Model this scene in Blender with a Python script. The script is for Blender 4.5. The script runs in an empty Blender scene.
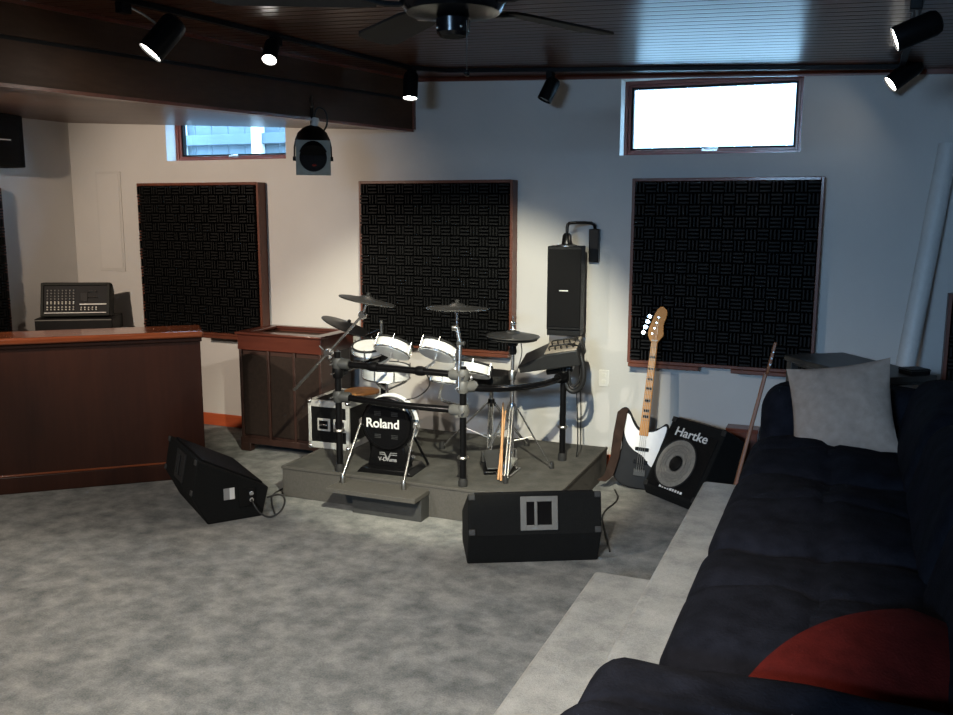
import bpy, bmesh, math, random
from mathutils import Vector, Matrix
random.seed(7)
sc = bpy.context.scene
COL = sc.collection
PI = math.pi
V = Vector

# ------------------------------------------------------------------ camera
FPX, YAW, PITCH, ROLL, CD, CH = 912.83, .3878, .1616, .0028, 6.2753, 1.8517
_cy, _sy, _cp, _sp = math.cos(YAW), math.sin(YAW), math.cos(PITCH), math.sin(PITCH)
C_F = V((-_sy*_cp, _cy*_cp, -_sp)); _r = V((_cy, _sy, 0)); _u = _r.cross(C_F)
C_R = _r*math.cos(ROLL) + _u*math.sin(ROLL); C_U = -_r*math.sin(ROLL) + _u*math.cos(ROLL)
C_O = V((0, -CD, CH))
cam_d = bpy.data.cameras.new('camera'); cam = bpy.data.objects.new('camera', cam_d); COL.objects.link(cam)
cam_d.sensor_fit = 'HORIZONTAL'; cam_d.sensor_width = 36; cam_d.lens = FPX/953*36
cam_d.clip_start = .05; cam_d.clip_end = 100
cam.matrix_world = Matrix(((C_R.x, C_U.x, -C_F.x, C_O.x), (C_R.y, C_U.y, -C_F.y, C_O.y), (C_R.z, C_U.z, -C_F.z, C_O.z), (0, 0, 0, 1)))
sc.camera = cam

# ------------------------------------------------------------------ materials
MATS = {}
def nodes_of(name):
    m = bpy.data.materials.new(name); m.use_nodes = True
    nt = m.node_tree; b = nt.nodes['Principled BSDF']
    return m, nt, b
def mat(name, col, rough=.6, metal=0, spec=.5, coat=0, noise=.12, scale=30, bump=0, bscale=200, emis=None, estr=0, stretch=(1, 1, 1), sheen=0):
    m, nt, b = nodes_of(name); N = nt.nodes; Lk = nt.links
    b.inputs['Roughness'].default_value = rough; b.inputs['Metallic'].default_value = metal
    b.inputs['Specular IOR Level'].default_value = spec; b.inputs['Coat Weight'].default_value = coat
    b.inputs['Coat Roughness'].default_value = .15
    b.inputs['Sheen Weight'].default_value = sheen
    tc = N.new('ShaderNodeTexCoord'); mp = N.new('ShaderNodeMapping'); Lk.new(tc.outputs['Object'], mp.inputs['Vector'])
    mp.inputs['Scale'].default_value = stretch
    nz = N.new('ShaderNodeTexNoise'); nz.inputs['Scale'].default_value = scale; nz.inputs['Detail'].default_value = 5
    Lk.new(mp.outputs['Vector'], nz.inputs['Vector'])
    r = N.new('ShaderNodeValToRGB'); r.color_ramp.elements[0].position = .3; r.color_ramp.elements[1].position = .7
    lo = [max(0, c*(1-noise)) for c in col]; hi = [min(1, c*(1+noise)) for c in col]
    r.color_ramp.elements[0].color = (*lo, 1); r.color_ramp.elements[1].color = (*hi, 1)
    Lk.new(nz.outputs['Fac'], r.inputs['Fac']); Lk.new(r.outputs['Color'], b.inputs['Base Color'])
    if bump:
        n2 = N.new('ShaderNodeTexNoise'); n2.inputs['Scale'].default_value = bscale; n2.inputs['Detail'].default_value = 3
        Lk.new(mp.outputs['Vector'], n2.inputs['Vector'])
        bp = N.new('ShaderNodeBump'); bp.inputs['Strength'].default_value = bump; bp.inputs['Distance'].default_value = .01
        Lk.new(n2.outputs['Fac'], bp.inputs['Height']); Lk.new(bp.outputs['Normal'], b.inputs['Normal'])
    if emis:
        b.inputs['Emission Color'].default_value = (*emis, 1); b.inputs['Emission Strength'].default_value = estr
    MATS[name] = m
    return m
def wood(name, dark, light, rough=.35, axis='Z', scale=6, coat=.3, spec=.5):
    st = {'X': (.08, 1, 1), 'Y': (1, .08, 1), 'Z': (1, 1, .08)}[axis]
    m, nt, b = nodes_of(name); N = nt.nodes; Lk = nt.links
    tc = N.new('ShaderNodeTexCoord'); mp = N.new('ShaderNodeMapping'); Lk.new(tc.outputs['Object'], mp.inputs['Vector'])
    mp.inputs['Scale'].default_value = st
    n1 = N.new('ShaderNodeTexNoise'); n1.inputs['Scale'].default_value = scale; n1.inputs['Detail'].default_value = 8; n1.inputs['Distortion'].default_value = .6
    n2 = N.new('ShaderNodeTexNoise'); n2.inputs['Scale'].default_value = scale*12; n2.inputs['Detail'].default_value = 4
    Lk.new(mp.outputs['Vector'], n1.inputs['Vector']); Lk.new(mp.outputs['Vector'], n2.inputs['Vector'])
    mx = N.new('ShaderNodeMix'); mx.data_type = 'FLOAT'; mx.inputs['Factor'].default_value = .35
    Lk.new(n1.outputs['Fac'], mx.inputs['A']); Lk.new(n2.outputs['Fac'], mx.inputs['B'])
    r = N.new('ShaderNodeValToRGB'); r.color_ramp.elements[0].position = .32; r.color_ramp.elements[1].position = .68
    r.color_ramp.elements[0].color = (*dark, 1); r.color_ramp.elements[1].color = (*light, 1)
    Lk.new(mx.outputs['Result'], r.inputs['Fac']); Lk.new(r.outputs['Color'], b.inputs['Base Color'])
    b.inputs['Roughness'].default_value = rough; b.inputs['Coat Weight'].default_value = coat; b.inputs['Coat Roughness'].default_value = .12
    b.inputs['Specular IOR Level'].default_value = spec
    MATS[name] = m
    return m
def beadboard(name, dark, light, pitch, rough, axis='Y', coat=.0, spec=.5):
    """dark stained planks with a bead groove every pitch metres"""
    m = wood(name, dark, light, rough, 'X' if axis == 'Y' else 'Z', 5, coat, spec)
    nt = m.node_tree; N = nt.nodes; Lk = nt.links; b = N['Principled BSDF']
    tc = N.new('ShaderNodeTexCoord'); sp = N.new('ShaderNodeSeparateXYZ'); Lk.new(tc.outputs['Object'], sp.inputs['Vector'])
    d = N.new('ShaderNodeMath'); d.operation = 'DIVIDE'; d.inputs[1].default_value = pitch; Lk.new(sp.outputs[axis], d.inputs[0])
    f = N.new('ShaderNodeMath'); f.operation = 'FRACT'; Lk.new(d.outputs[0], f.inputs[0])
    r = N.new('ShaderNodeValToRGB'); e = r.color_ramp.elements
    e[0].position = 0; e[0].color = (0, 0, 0, 1); e[1].position = .14; e[1].color = (1, 1, 1, 1)
    x = e.new(.86); x.color = (1, 1, 1, 1); x = e.new(1.0); x.color = (0, 0, 0, 1)
    Lk.new(f.outputs[0], r.inputs['Fac'])
    bp = N.new('ShaderNodeBump'); bp.inputs['Strength'].default_value = .9; bp.inputs['Distance'].default_value = .009
    Lk.new(r.outputs['Color'], bp.inputs['Height']); Lk.new(bp.outputs['Normal'], b.inputs['Normal'])
    return m
def carpet(name, c0, c1, c2):
    m, nt, b = nodes_of(name); N = nt.nodes; Lk = nt.links
    tc = N.new('ShaderNodeTexCoord')
    n1 = N.new('ShaderNodeTexNoise'); n1.inputs['Scale'].default_value = 7; n1.inputs['Detail'].default_value = 9; n1.inputs['Roughness'].default_value = .64
    n2 = N.new('ShaderNodeTexNoise'); n2.inputs['Scale'].default_value = 130; n2.inputs['Detail'].default_value = 3
    for n in (n1, n2): Lk.new(tc.outputs['Object'], n.inputs['Vector'])
    mx = N.new('ShaderNodeMix'); mx.data_type = 'FLOAT'; mx.inputs['Factor'].default_value = .28
    Lk.new(n1.outputs['Fac'], mx.inputs['A']); Lk.new(n2.outputs['Fac'], mx.inputs['B'])
    r = N.new('ShaderNodeValToRGB'); e = r.color_ramp.elements
    e[0].position = .36; e[0].color = (*c0, 1); e[1].position = .66; e[1].color = (*c2, 1); x = e.new(.5); x.color = (*c1, 1)
    Lk.new(mx.outputs['Result'], r.inputs['Fac']); Lk.new(r.outputs['Color'], b.inputs['Base Color'])
    b.inputs['Roughness'].default_value = .95; b.inputs['Specular IOR Level'].default_value = .15
    n3 = N.new('ShaderNodeTexNoise'); n3.inputs['Scale'].default_value = 260; Lk.new(tc.outputs['Object'], n3.inputs['Vector'])
    bp = N.new('ShaderNodeBump'); bp.inputs['Strength'].default_value = .5; bp.inputs['Distance'].default_value = .006
    Lk.new(n3.outputs['Fac'], bp.inputs['Height']); Lk.new(bp.outputs['Normal'], b.inputs['Normal'])
    MATS[name] = m
    return m
def glass(name):
    m = bpy.data.materials.new(name); m.use_nodes = True; nt = m.node_tree; N = nt.nodes; N.clear()
    o = N.new('ShaderNodeOutputMaterial'); t = N.new('ShaderNodeBsdfTransparent'); g = N.new('ShaderNodeBsdfGlossy'); x = N.new('ShaderNodeMixShader')
    g.inputs['Roughness'].default_value = .02; x.inputs['Fac'].default_value = .06; t.inputs['Color'].default_value = (.93, .97, .98, 1)
    nt.links.new(t.outputs[0], x.inputs[1]); nt.links.new(g.outputs[0], x.inputs[2]); nt.links.new(x.outputs[0], o.inputs['Surface'])
    MATS[name] = m
    return m
M = MATS
mat('plaster', (.56, .55, .53), .9, noise=.03, scale=2.5, bump=.08, bscale=60, spec=.2)
mat('plaster_panel', (.52, .51, .49), .8, noise=.03, scale=3)
beadboard('bead_ceiling', (.040, .014, .006), (.10, .036, .017), .088, .28, 'Y')
beadboard('bead_soffit', (.075, .035, .020), (.15, .075, .045), .05, .34, 'Y')
wood('dark_board', (.050, .023, .011), (.085, .042, .022), .5, 'Y', 4, .0, .2)
wood('red_trim', (.10, .022, .010), (.20, .05, .022), .35, 'X', 6)
wood('red_trim_up', (.10, .024, .012), (.19, .055, .026), .4, 'Z', 6)
wood('frame_wood', (.075, .018, .008), (.155, .042, .019), .45, 'Z', 6, .1)
wood('baseboard_wood', (.33, .055, .018), (.48, .10, .032), .35, 'X', 6)
wood('bar_wood', (.018, .0050, .0026), (.040, .012, .006), .42, 'Z', 3, .05, .35)
wood('bar_top_wood', (.12, .030, .012), (.26, .075, .030), .16, 'X', 4, .7)
wood('cabinet_wood', (.055, .014, .009), (.105, .028, .017), .3, 'X', 5, .3)
wood('cabinet_dark', (.022, .009, .006), (.040, .016, .011), .5, 'Z', 5, .05)
wood('stand_wood', (.04, .02, .012), (.07, .036, .02), .5, 'X', 5, .1)
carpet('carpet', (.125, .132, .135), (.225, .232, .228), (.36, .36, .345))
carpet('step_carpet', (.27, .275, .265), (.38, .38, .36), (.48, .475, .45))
carpet('riser_carpet', (.055, .055, .051), (.078, .077, .071), (.105, .103, .095))
mat('riser_side', (.080, .076, .069), .9, noise=.1, scale=90, bump=.2, spec=.2)
mat('foam', (.0038, .0040, .0042), .6, noise=.25, scale=50, bump=.15, bscale=300, spec=.18)
mat('black_paint', (.0035, .0035, .004), .45, noise=.1, spec=.12)
mat('black_vinyl', (.004, .0042, .0044), .5, noise=.2, scale=60, bump=.25, bscale=350, spec=.2)
mat('black_carpet', (.0065, .007, .007), .9, noise=.2, scale=90, bump=.3, bscale=300, spec=.2)
mat('grille', (.0035, .0035, .004), .65, noise=.35, scale=220, bump=.4, bscale=320, spec=.15)
mat('black_rubber', (.012, .012, .012), .75, noise=.1)
mat('black_gloss', (.0035, .0035, .004), .22, noise=.1, spec=.3)
mat('black_metal', (.004, .004, .0045), .28, noise=.1, spec=.3)
mat('dark_grey', (.035, .036, .036), .55, noise=.12)
mat('grey_plastic', (.16, .16, .15), .45, noise=.08)
mat('clamp_grey', (.11, .11, .105), .4, noise=.08)
mat('chrome', (.85, .85, .85), .26, metal=1, noise=.03)
mat('brushed', (.46, .46, .44), .32, metal=1, noise=.1, scale=80)
mat('aluminium', (.66, .66, .63), .45, metal=.45, noise=.08, scale=60)
mat('cone_metal', (.42, .41, .38), .42, metal=.6, noise=.15, scale=60)
mat('white_shell', (.80, .81, .80), .25, noise=.03, coat=.4)
mat('white_head', (.82, .82, .80), .5, noise=.03)
mat('white_plastic', (.70, .69, .64), .5, noise=.04)
mat('white_print', (.78, .78, .76), .5, noise=.02)
mat('grey_print', (.30, .30, .30), .5, noise=.02)
mat('pad_rubber', (.022, .022, .022), .42, noise=.1)
mat('stick_wood', (.50, .26, .11), .5, noise=.2, scale=20)
mat('orange_wood', (.45, .20, .06), .5, noise=.25, scale=20)
mat('maple', (.60, .29, .095), .55, noise=.12, scale=14, stretch=(1, 1, .15), spec=.2)
mat('pickguard', (.80, .78, .76), .3, noise=.03)
mat('bass_black', (.007, .007, .0075), .5, noise=.1, spec=.2)
mat('leather', (.028, .016, .012), .8, noise=.3, scale=18, spec=.15)
mat('guitar_red', (.42, .04, .02), .22, noise=.2, scale=8, coat=.5)
mat('neck_brown', (.22, .09, .04), .4, noise=.2, scale=20, stretch=(1, 1, .2))
mat('sofa_blue', (.0085, .0092, .0135), .95, noise=.35, scale=16, bump=.35, bscale=120, spec=.06)
mat('pillow_grey', (.36, .285, .235), .9, noise=.12, scale=28, bump=.3, bscale=160, spec=.15)
mat('pillow_red', (.070, .0068, .0050), .9, noise=.2, scale=25, bump=.3, bscale=160, spec=.1)
mat('table_dark', (.030, .030, .028), .45, noise=.25, scale=8, stretch=(.3, 1, 1))
mat('tube_white', (.62, .63, .62), .5, noise=.03)
mat('cable', (.010, .010, .010), .5, noise=.1)
mat('gel_frame', (.25, .26, .22), .45, noise=.1)
mat('lens_dark', (.010, .008, .008), .08, noise=.2, coat=.6)
mat('glint_red', (.25, .02, .015), .2, noise=.2)
mat('mixer_face', (.010, .0105, .012), .6, spec=.2, noise=.1)
mat('mixer_case', (.014, .016, .014), .6, spec=.2, noise=.1)
mat('knob_white', (.70, .68, .60), .4, noise=.05)
mat('lamp_glow', (.9, .9, .9), .4, emis=(1, .95, .86), estr=25)
mat('well_white', (.80, .84, .84), .6, noise=.04, scale=4)
mat('fence_blue', (.085, .125, .155), .7, noise=.12, scale=5, stretch=(1, 1, .2))
mat('earth', (.25, .25, .22), .95, noise=.3, scale=8)
mat('outlet_white', (.68, .67, .64), .4, noise=.02)
wood('window_wood', (.12, .022, .014), (.20, .045, .028), .4, 'X', 6)
mat('panel_brown', (.020, .0125, .0095), .7, noise=.2, scale=40, spec=.2)
mat('jack_tan', (.30, .26, .21), .5, noise=.2, scale=40)
mat('module_grey', (.018, .0185, .019), .5, noise=.12)
glass('pane_glass')

# ------------------------------------------------------------------ mesh helper
class MB:
    def __init__(s): s.bm = bmesh.new(); s.T = Matrix.Identity(4)
    def _add(s, verts, faces):
        vs = [s.bm.verts.new(s.T @ V(v)) for v in verts]
        for f in faces:
            try: s.bm.faces.new([vs[i] for i in f])
            except ValueError: pass
        return s
    def box(s, x0, x1, y0, y1, z0, z1):
        p = [(x, y, z) for z in (z0, z1) for y in (y0, y1) for x in (x0, x1)]
        return s._add(p, [(0, 2, 3, 1), (4, 5, 7, 6), (0, 1, 5, 4), (2, 6, 7, 3), (0, 4, 6, 2), (1, 3, 7, 5)])
    def obox(s, c, ax, ay, az):
        c, ax, ay, az = V(c), V(ax), V(ay), V(az)
        p = [c + i*ax + j*ay + k*az for k in (-1, 1) for j in (-1, 1) for i in (-1, 1)]
        return s._add(p, [(0, 2, 3, 1), (4, 5, 7, 6), (0, 1, 5, 4), (2, 6, 7, 3), (0, 4, 6, 2), (1, 3, 7, 5)])
    def hexa(s, p):   # 8 corners: bottom 4 ccw, top 4 ccw
        return s._add(p, [(3, 2, 1, 0), (4, 5, 6, 7), (0, 1, 5, 4), (1, 2, 6, 5), (2, 3, 7, 6), (3, 0, 4, 7)])
    def prism(s, pts, y0, y1, plane='XZ'):
        f = {'XZ': lambda a, b, d: (a, d, b), 'XY': lambda a, b, d: (a, b, d), 'YZ': lambda a, b, d: (d, a, b)}[plane]
        n = len(pts); v = [f(a, b, y0) for a, b in pts] + [f(a, b, y1) for a, b in pts]
        fs = [tuple(range(n)), tuple(range(2*n-1, n-1, -1))] + [(i, i+n, (i+1) % n + n, (i+1) % n) for i in range(n)]
        return s._add(v, fs)
    def rev(s, prof, p0=(0, 0, 0), ax=(0, 0, 1), seg=28, close=True):
        """prof: list of (radius, distance along the axis)"""
        p0 = V(p0); ax = V(ax).normalized(); a = ax.orthogonal().normalized(); b = ax.cross(a); vs = []; fs = []
        for r, h in prof:
            for i in range(seg):
                t = 2*PI*i/seg; vs.append(p0 + ax*h + (a*math.cos(t) + b*math.sin(t))*max(r, 1e-5))
        for k in range(len(prof)-1):
            for i in range(seg):
                j = (i+1) % seg; fs.append((k*seg+i, k*seg+j, (k+1)*seg+j, (k+1)*seg+i))
        if close:
            fs.append(tuple(range(seg-1, -1, -1))); fs.append(tuple((len(prof)-1)*seg+i for i in range(seg)))
        return s._add(vs, fs)
    def cyl(s, p0, p1, r0, r1=None, seg=20):
        p0, p1 = V(p0), V(p1); d = p1-p0
        return s.rev([(r0, 0), (r0 if r1 is None else r1, d.length)], p0, d, seg)
    def tube(s, pts, r, seg=10, smooth=0):
        pts = [V(p) for p in pts]
        for _ in range(smooth):
            q = [pts[0]]
            for a, b in zip(pts, pts[1:]): q += [a*.75+b*.25, a*.25+b*.75]
            pts = q + [pts[-1]]
        n = len(pts); vs = []; fs = []
        t0 = (pts[1]-pts[0]).normalized(); a = t0.orthogonal().normalized()
        for k in range(n):
            t = (pts[min(k+1, n-1)] - pts[max(k-1, 0)]).normalized()
            a = (a - t*a.dot(t)).normalized(); b = t.cross(a); rr = r[k] if isinstance(r, (list, tuple)) else r
            for i in range(seg):
                g = 2*PI*i/seg; vs.append(pts[k] + (a*math.cos(g)+b*math.sin(g))*rr)
        for k in range(n-1):
            for i in range(seg):
                j = (i+1) % seg; fs.append((k*seg+i, k*seg+j, (k+1)*seg+j, (k+1)*seg+i))
        fs.append(tuple(range(seg-1, -1, -1))); fs.append(tuple((n-1)*seg+i for i in range(seg)))
        return s._add(vs, fs)
    def ring(s, c, ax, R, r, seg=40, rs=8):
        c = V(c); ax = V(ax).normalized(); a = ax.orthogonal().normalized(); b = ax.cross(a); vs = []; fs = []
        for i in range(seg):
            t = 2*PI*i/seg; d = a*math.cos(t)+b*math.sin(t)
            for j in range(rs):
                g = 2*PI*j/rs; vs.append(c + d*(R+r*math.cos(g)) + ax*(r*math.sin(g)))
        for i in range(seg):
            for j in range(rs):
                fs.append((i*rs+j, ((i+1) % seg)*rs+j, ((i+1) % seg)*rs+(j+1) % rs, i*rs+(j+1) % rs))
        return s._add(vs, fs)
    def ball(s, c, r, sz=(1, 1, 1)):
        prof = [(r*math.sin(PI*k/12), -r*math.cos(PI*k/12)) for k in range(13)]
        T = s.T; s.T = T @ Matrix.Translation(c) @ Matrix.Diagonal((*sz, 1)); s.rev(prof, seg=20); s.T = T
        return s
    def build(s, name, m, parent=None, bevel=0, smooth=True, segs=2):
        bmesh.ops.remove_doubles(s.bm, verts=s.bm.verts, dist=1e-6)
        bmesh.ops.recalc_face_normals(s.bm, faces=s.bm.faces)
        me = bpy.data.meshes.new(name); s.bm.to_mesh(me); s.bm.free()
        me.materials.append(M[m] if isinstance(m, str) else m)
        o = bpy.data.objects.new(name, me); COL.objects.link(o)
        if smooth:
            me.polygons.foreach_set('use_smooth', [True]*len(me.polygons))
            try: me.set_sharp_from_angle(angle=math.radians(35))
            except Exception: pass
        if bevel:
            bv = o.modifiers.new('bevel', 'BEVEL'); bv.width = bevel; bv.segments = segs; bv.limit_method = 'ANGLE'; bv.angle_limit = math.radians(40)
        if parent: o.parent = parent
        return o
def tag(o, label=None, cat=None, group=None, kind=None):
    if label: o['label'] = label
    if cat: o['category'] = cat
    if group: o['group'] = group
    if kind: o['kind'] = kind
    return o
def thing(name, label, cat, loc=(0, 0, 0), rz=0, group=None, mtx=None):
    o = bpy.data.objects.new(name, None); COL.objects.link(o); o.empty_display_size = .1
    if mtx is not None: o.matrix_world = mtx
    else: o.location = loc; o.rotation_euler = (0, 0, rz)
    return tag(o, label, cat, group)
def struct(o): o['kind'] = 'structure'; return o
def copy_tree(o, parent=None):
    c = o.copy(); COL.objects.link(c)
    if parent: c.parent = parent
    for ch in list(o.children): copy_tree(ch, c)
    return c
def frame_at(origin, x, y, z):
    x, y, z = V(x), V(y), V(z); o = V(origin)
    return Matrix(((x.x, y.x, z.x, o.x), (x.y, y.y, z.y, o.y), (x.z, y.z, z.z, o.z), (0, 0, 0, 1)))
def text_mesh(name, body, size, m, parent, mtx, ext=.001, shear=0, bold=0, sx=1):
    cu = bpy.data.curves.new(name, 'FONT'); cu.body = body; cu.size = size; cu.extrude = ext; cu.align_x = 'CENTER'; cu.align_y = 'CENTER'
    cu.shear = shear; cu.offset = bold
    t = bpy.data.objects.new(name+'_src', cu); COL.objects.link(t)
    dg = bpy.context.evaluated_depsgraph_get(); me = bpy.data.meshes.new_from_object(t.evaluated_get(dg))
    bpy.data.objects.remove(t); me.name = name; me.materials.clear(); me.materials.append(M[m])
    me.transform(mtx @ Matrix.Diagonal((sx, 1, 1, 1)))
    o = bpy.data.objects.new(name, me); COL.objects.link(o); o.parent = parent
    return o
FRONT = Matrix.Rotation(PI/2, 4, 'X')      # text in the XZ plane facing -Y

# ------------------------------------------------------------------ room
XL, XR, YF = -6.45, 1.45, -8.6
def ceil_z(x): return 2.745 - .0345*(x + 1.5)
def soff_z(x): return 2.425 - .048*(x + 3.09)
def fascia_x(y): return -3.09 + .23*y
tag(MB().box(XL-.2, XR+.2, YF-.2, .3, -.12, 0).build('floor', 'carpet', smooth=False), kind='structure')
a, b = ceil_z(XL), ceil_z(XR)
struct(MB().hexa([(XL, YF, a), (XR, YF, b), (XR, .0, b), (XL, .0, a), (XL, YF, a+.1), (XR, YF, b+.1), (XR, .0, b+.1), (XL, .0, a+.1)]).build('ceiling', 'bead_ceiling', smooth=False))
# back wall with two window openings; thickness .22
W1 = (-1.512, -.345, 2.213, 2.715); W2 = (-5.381, -4.2, 2.24, 2.74)
def wall_open(name, xs, zs, holes, y0, y1):
    m = MB()
    for x0, x1 in zip(xs, xs[1:]):
        for z0, z1 in zip(zs, zs[1:]):
            cx, cz = (x0+x1)/2, (z0+z1)/2
            if any(h[0] < cx < h[1] and h[2] < cz < h[3] for h in holes): continue
            m.box(x0, x1, y0, y1, z0, z1)
    bmesh.ops.remove_doubles(m.bm, verts=m.bm.verts, dist=1e-5)
    # drop inner faces shared by neighbouring blocks
    seen = {}
    for f in list(m.bm.faces):
        k = tuple(sorted(v.index if v.index >= 0 else id(v) for v in f.verts)); seen.setdefault(frozenset(f.verts), []).append(f)
    dead = [f for fs in seen.values() if len(fs) > 1 for f in fs]
    bmesh.ops.delete(m.bm, geom=dead, context='FACES')
    return struct(m.build(name, 'plaster', smooth=False))
xs = sorted({XL-.2, XR+.2, W1[0], W1[1], W2[0], W2[1]}); zs = sorted({0, 3.1, W1[2], W1[3], W2[2], W2[3]})
wall_open('wall_back', xs, zs, (W1, W2), 0, .22)
struct(MB().box(XL-.2, XL, YF, 0, 0, 3.1).build('wall_left', 'plaster', smooth=False))
struct(MB().box(XR, XR+.2, YF, 0, 0, 3.1).build('wall_right', 'plaster', smooth=False))
W3 = (-1.5, -.4, 2.22, 2.58)  # unseen window added for the bluish light on the back wall
wall_open('wall_front', sorted({XL-.2, XR+.2, W3[0], W3[1]}), sorted({0, 3.1, W3[2], W3[3]}), (W3,), YF-.2, YF)
# low soffit over the left half with its slanted beam fascia
y1 = YF
fx0, fx1 = fascia_x(0), max(fascia_x(y1), XL+.3)
pl = [(fx0, 0), (XL, 0), (XL, y1), (fx1, y1)]
struct(MB().hexa([(x, y, soff_z(x)) for x, y in pl] + [(x, y, ceil_z(x)) for x, y in pl]).build('ceiling_soffit', 'bead_soffit', smooth=False))
def strip(name, m, z0f, z1f, d0, d1, ya=-.02, yb=YF+.02):
    """board on the beam fascia, heights from bottom and top functions"""
    p = []
    n = V((1, -.23, 0)).normalized()
    for zf in (z0f, z1f):
        for y, d in ((ya, d0), (yb, d0), (yb, d1), (ya, d1)):
            x = fascia_x(y); p.append((x + n.x*d, y + n.y*d, zf(x)))
    return struct(MB().hexa(p).build(name, m, smooth=False))
# nearly level heights along the beam (it runs almost straight away from the camera)
strip('trim_1', 'dark_board', lambda x: 2.425, lambda x: 2.632, 0, .030)
strip('trim_2', 'dark_board', lambda x: 2.655, lambda x: ceil_z(x), 0, .018)
strip('trim_3', 'red_trim', lambda x: ceil_z(x)-.020, lambda x: ceil_z(x), 0, .030)
strip('trim_gap_shade', 'black_rubber', lambda x: 2.625, lambda x: 2.66, 0, .004)  # black strip painting in the shadow of the gap between the boards
strip('trim_4', 'red_trim', lambda x: 2.412, lambda x: 2.430, -.05, .036)
struct(MB().box(-3.20, -3.055, -.034, 0, 2.43, ceil_z(-3.1)-.004).build('trim_5', 'red_trim_up', smooth=False))
# crown strip along the back wall, baseboard
p = []
for x, yy in ((-3.05, -.028), (XR, -.028), (XR, 0), (-3.05, 0)): p.append((x, yy, ceil_z(x)-.028))
struct(MB().hexa(p + [(x, y, ceil_z(x)) for x, y, z in p]).build('trim_6', 'red_trim', smooth=False))
struct(MB().box(XL, XR, -.018, 0, 0, .105).build('baseboard_back', 'baseboard_wood', bevel=.004))
struct(MB().box(XL, XL+.018, YF, 0, 0, .105).build('baseboard_left', 'baseboard_wood', bevel=.004))

# windows
def window(n, w, yf, latch=True, y_in=.0):
    x0, x1, z0, z1 = w
    fr = MB()
    def ring(a0, a1, c0, c1, t, ya, yb):
        fr.box(a0, a0+t, ya, yb, c0, c1); fr.box(a1-t, a1, ya, yb, c0, c1)
        fr.box(a0+t, a1-t, ya, yb, c0, c0+t); fr.box(a0+t, a1-t, ya, yb, c1-t, c1)
    root = MB()
    T = root
    fr = root
    ring(x0, x1, z0, z1, .022, yf, yf+.09)
    o = struct(root.build('window_%d' % n, 'window_wood', bevel=.003))
    fr = MB(); ring(x0+.022, x1-.022, z0+.022, z1-.022, .018, yf+.014, yf+.08)
    s = fr.build('window_sash', 'window_wood', o, bevel=.003)
    fr = MB(); ring(x0+.040, x1-.040, z0+.040, z1-.040, .014, yf+.03, yf+.07)
    fr.build('glazing_bead', 'black_paint', o)
    MB().box(x0+.05, x1-.05, yf+.045, yf+.05, z0+.05, z1-.05).build('pane', 'pane_glass', o, smooth=False)
    if latch:
        xc = (x0+x1)/2
        l = MB(); l.box(xc-.05, xc+.05, yf-.008, yf+.002, z0+.026, z0+.042); l.tube([(xc-.03, yf-.012, z0+.036), (xc+.01, yf-.03, z0+.042), (xc+.06, yf-.022, z0+.040)], .006, 8, 1)
        l.build('window_latch', 'chrome', o)
    return o
window(1, W1, .12); window(2, W2, .12); window(3, W3, YF-.14, False)

# outside: window wells, fence
struct(MB().box(-9, 4, .26, 6, 1.75, 1.85).build('ground', 'earth', smooth=False))
wl = MB()
x = -2.6
while x < 1.0:
    wl.box(x, x+.118, .95, .975 + .008*random.random(), 1.85, 3.5); x += .124
wl.build('board_fence', 'well_white', bevel=.003)
tag(bpy.data.objects['board_fence'], 'white board fence outside the right-hand window', 'fence')
fn = thing('rail_fence', 'pale blue-grey fence outside the small window over the left foam panel', 'fence', (-5, 1.4, 1.85))
fb = MB(); x = -2.6
while x < 2.2:
    fb.box(x, x+.19, 0, .02, 0, 1.15 + .02*random.random()); x += .2
fb.build('boards', 'fence_blue', fn, bevel=.003)
for px in (-1.35, -.42, .5, 1.4): MB().box(px-.05, px+.05, -.09, -.005, 0, 1.2).build('fence_post', 'well_white', fn, bevel=.004)
MB().box(-2.6, 2.2, -.06, -.004, .62, .72).build('rail', 'fence_blue', fn, bevel=.004)
MB().box(-2.6, 2.2, -.06, -.004, 1.02, 1.10).build('rail', 'fence_blue', fn, bevel=.004)

# wall access panel and outlet
ap = thing('access_panel', 'white painted access panel set in the back wall near the left corner', 'wall panel', (-6.03, 0, 1.73))
MB().box(-.14, .14, -.008, 0, -.43, .43).build('panel_rim', 'plaster_panel', ap, bevel=.002)
MB().box(-.118, .118, -.012, -.008, -.41, .41).build('panel_door', 'plaster', ap, bevel=.002)
ol = thing('wall_outlet', 'white electric outlet plate on the wall left of the bass guitar', 'outlet', (-1.58, 0, .66))
MB().box(-.036, .036, -.006, 0, -.06, .06).build('cover_plate', 'outlet_white', ol, bevel=.002)
for dz in (-.025, .025): MB().box(-.016, .016, -.009, -.006, dz-.014, dz+.014).build('socket', 'white_plastic', ol, bevel=.003)

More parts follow.
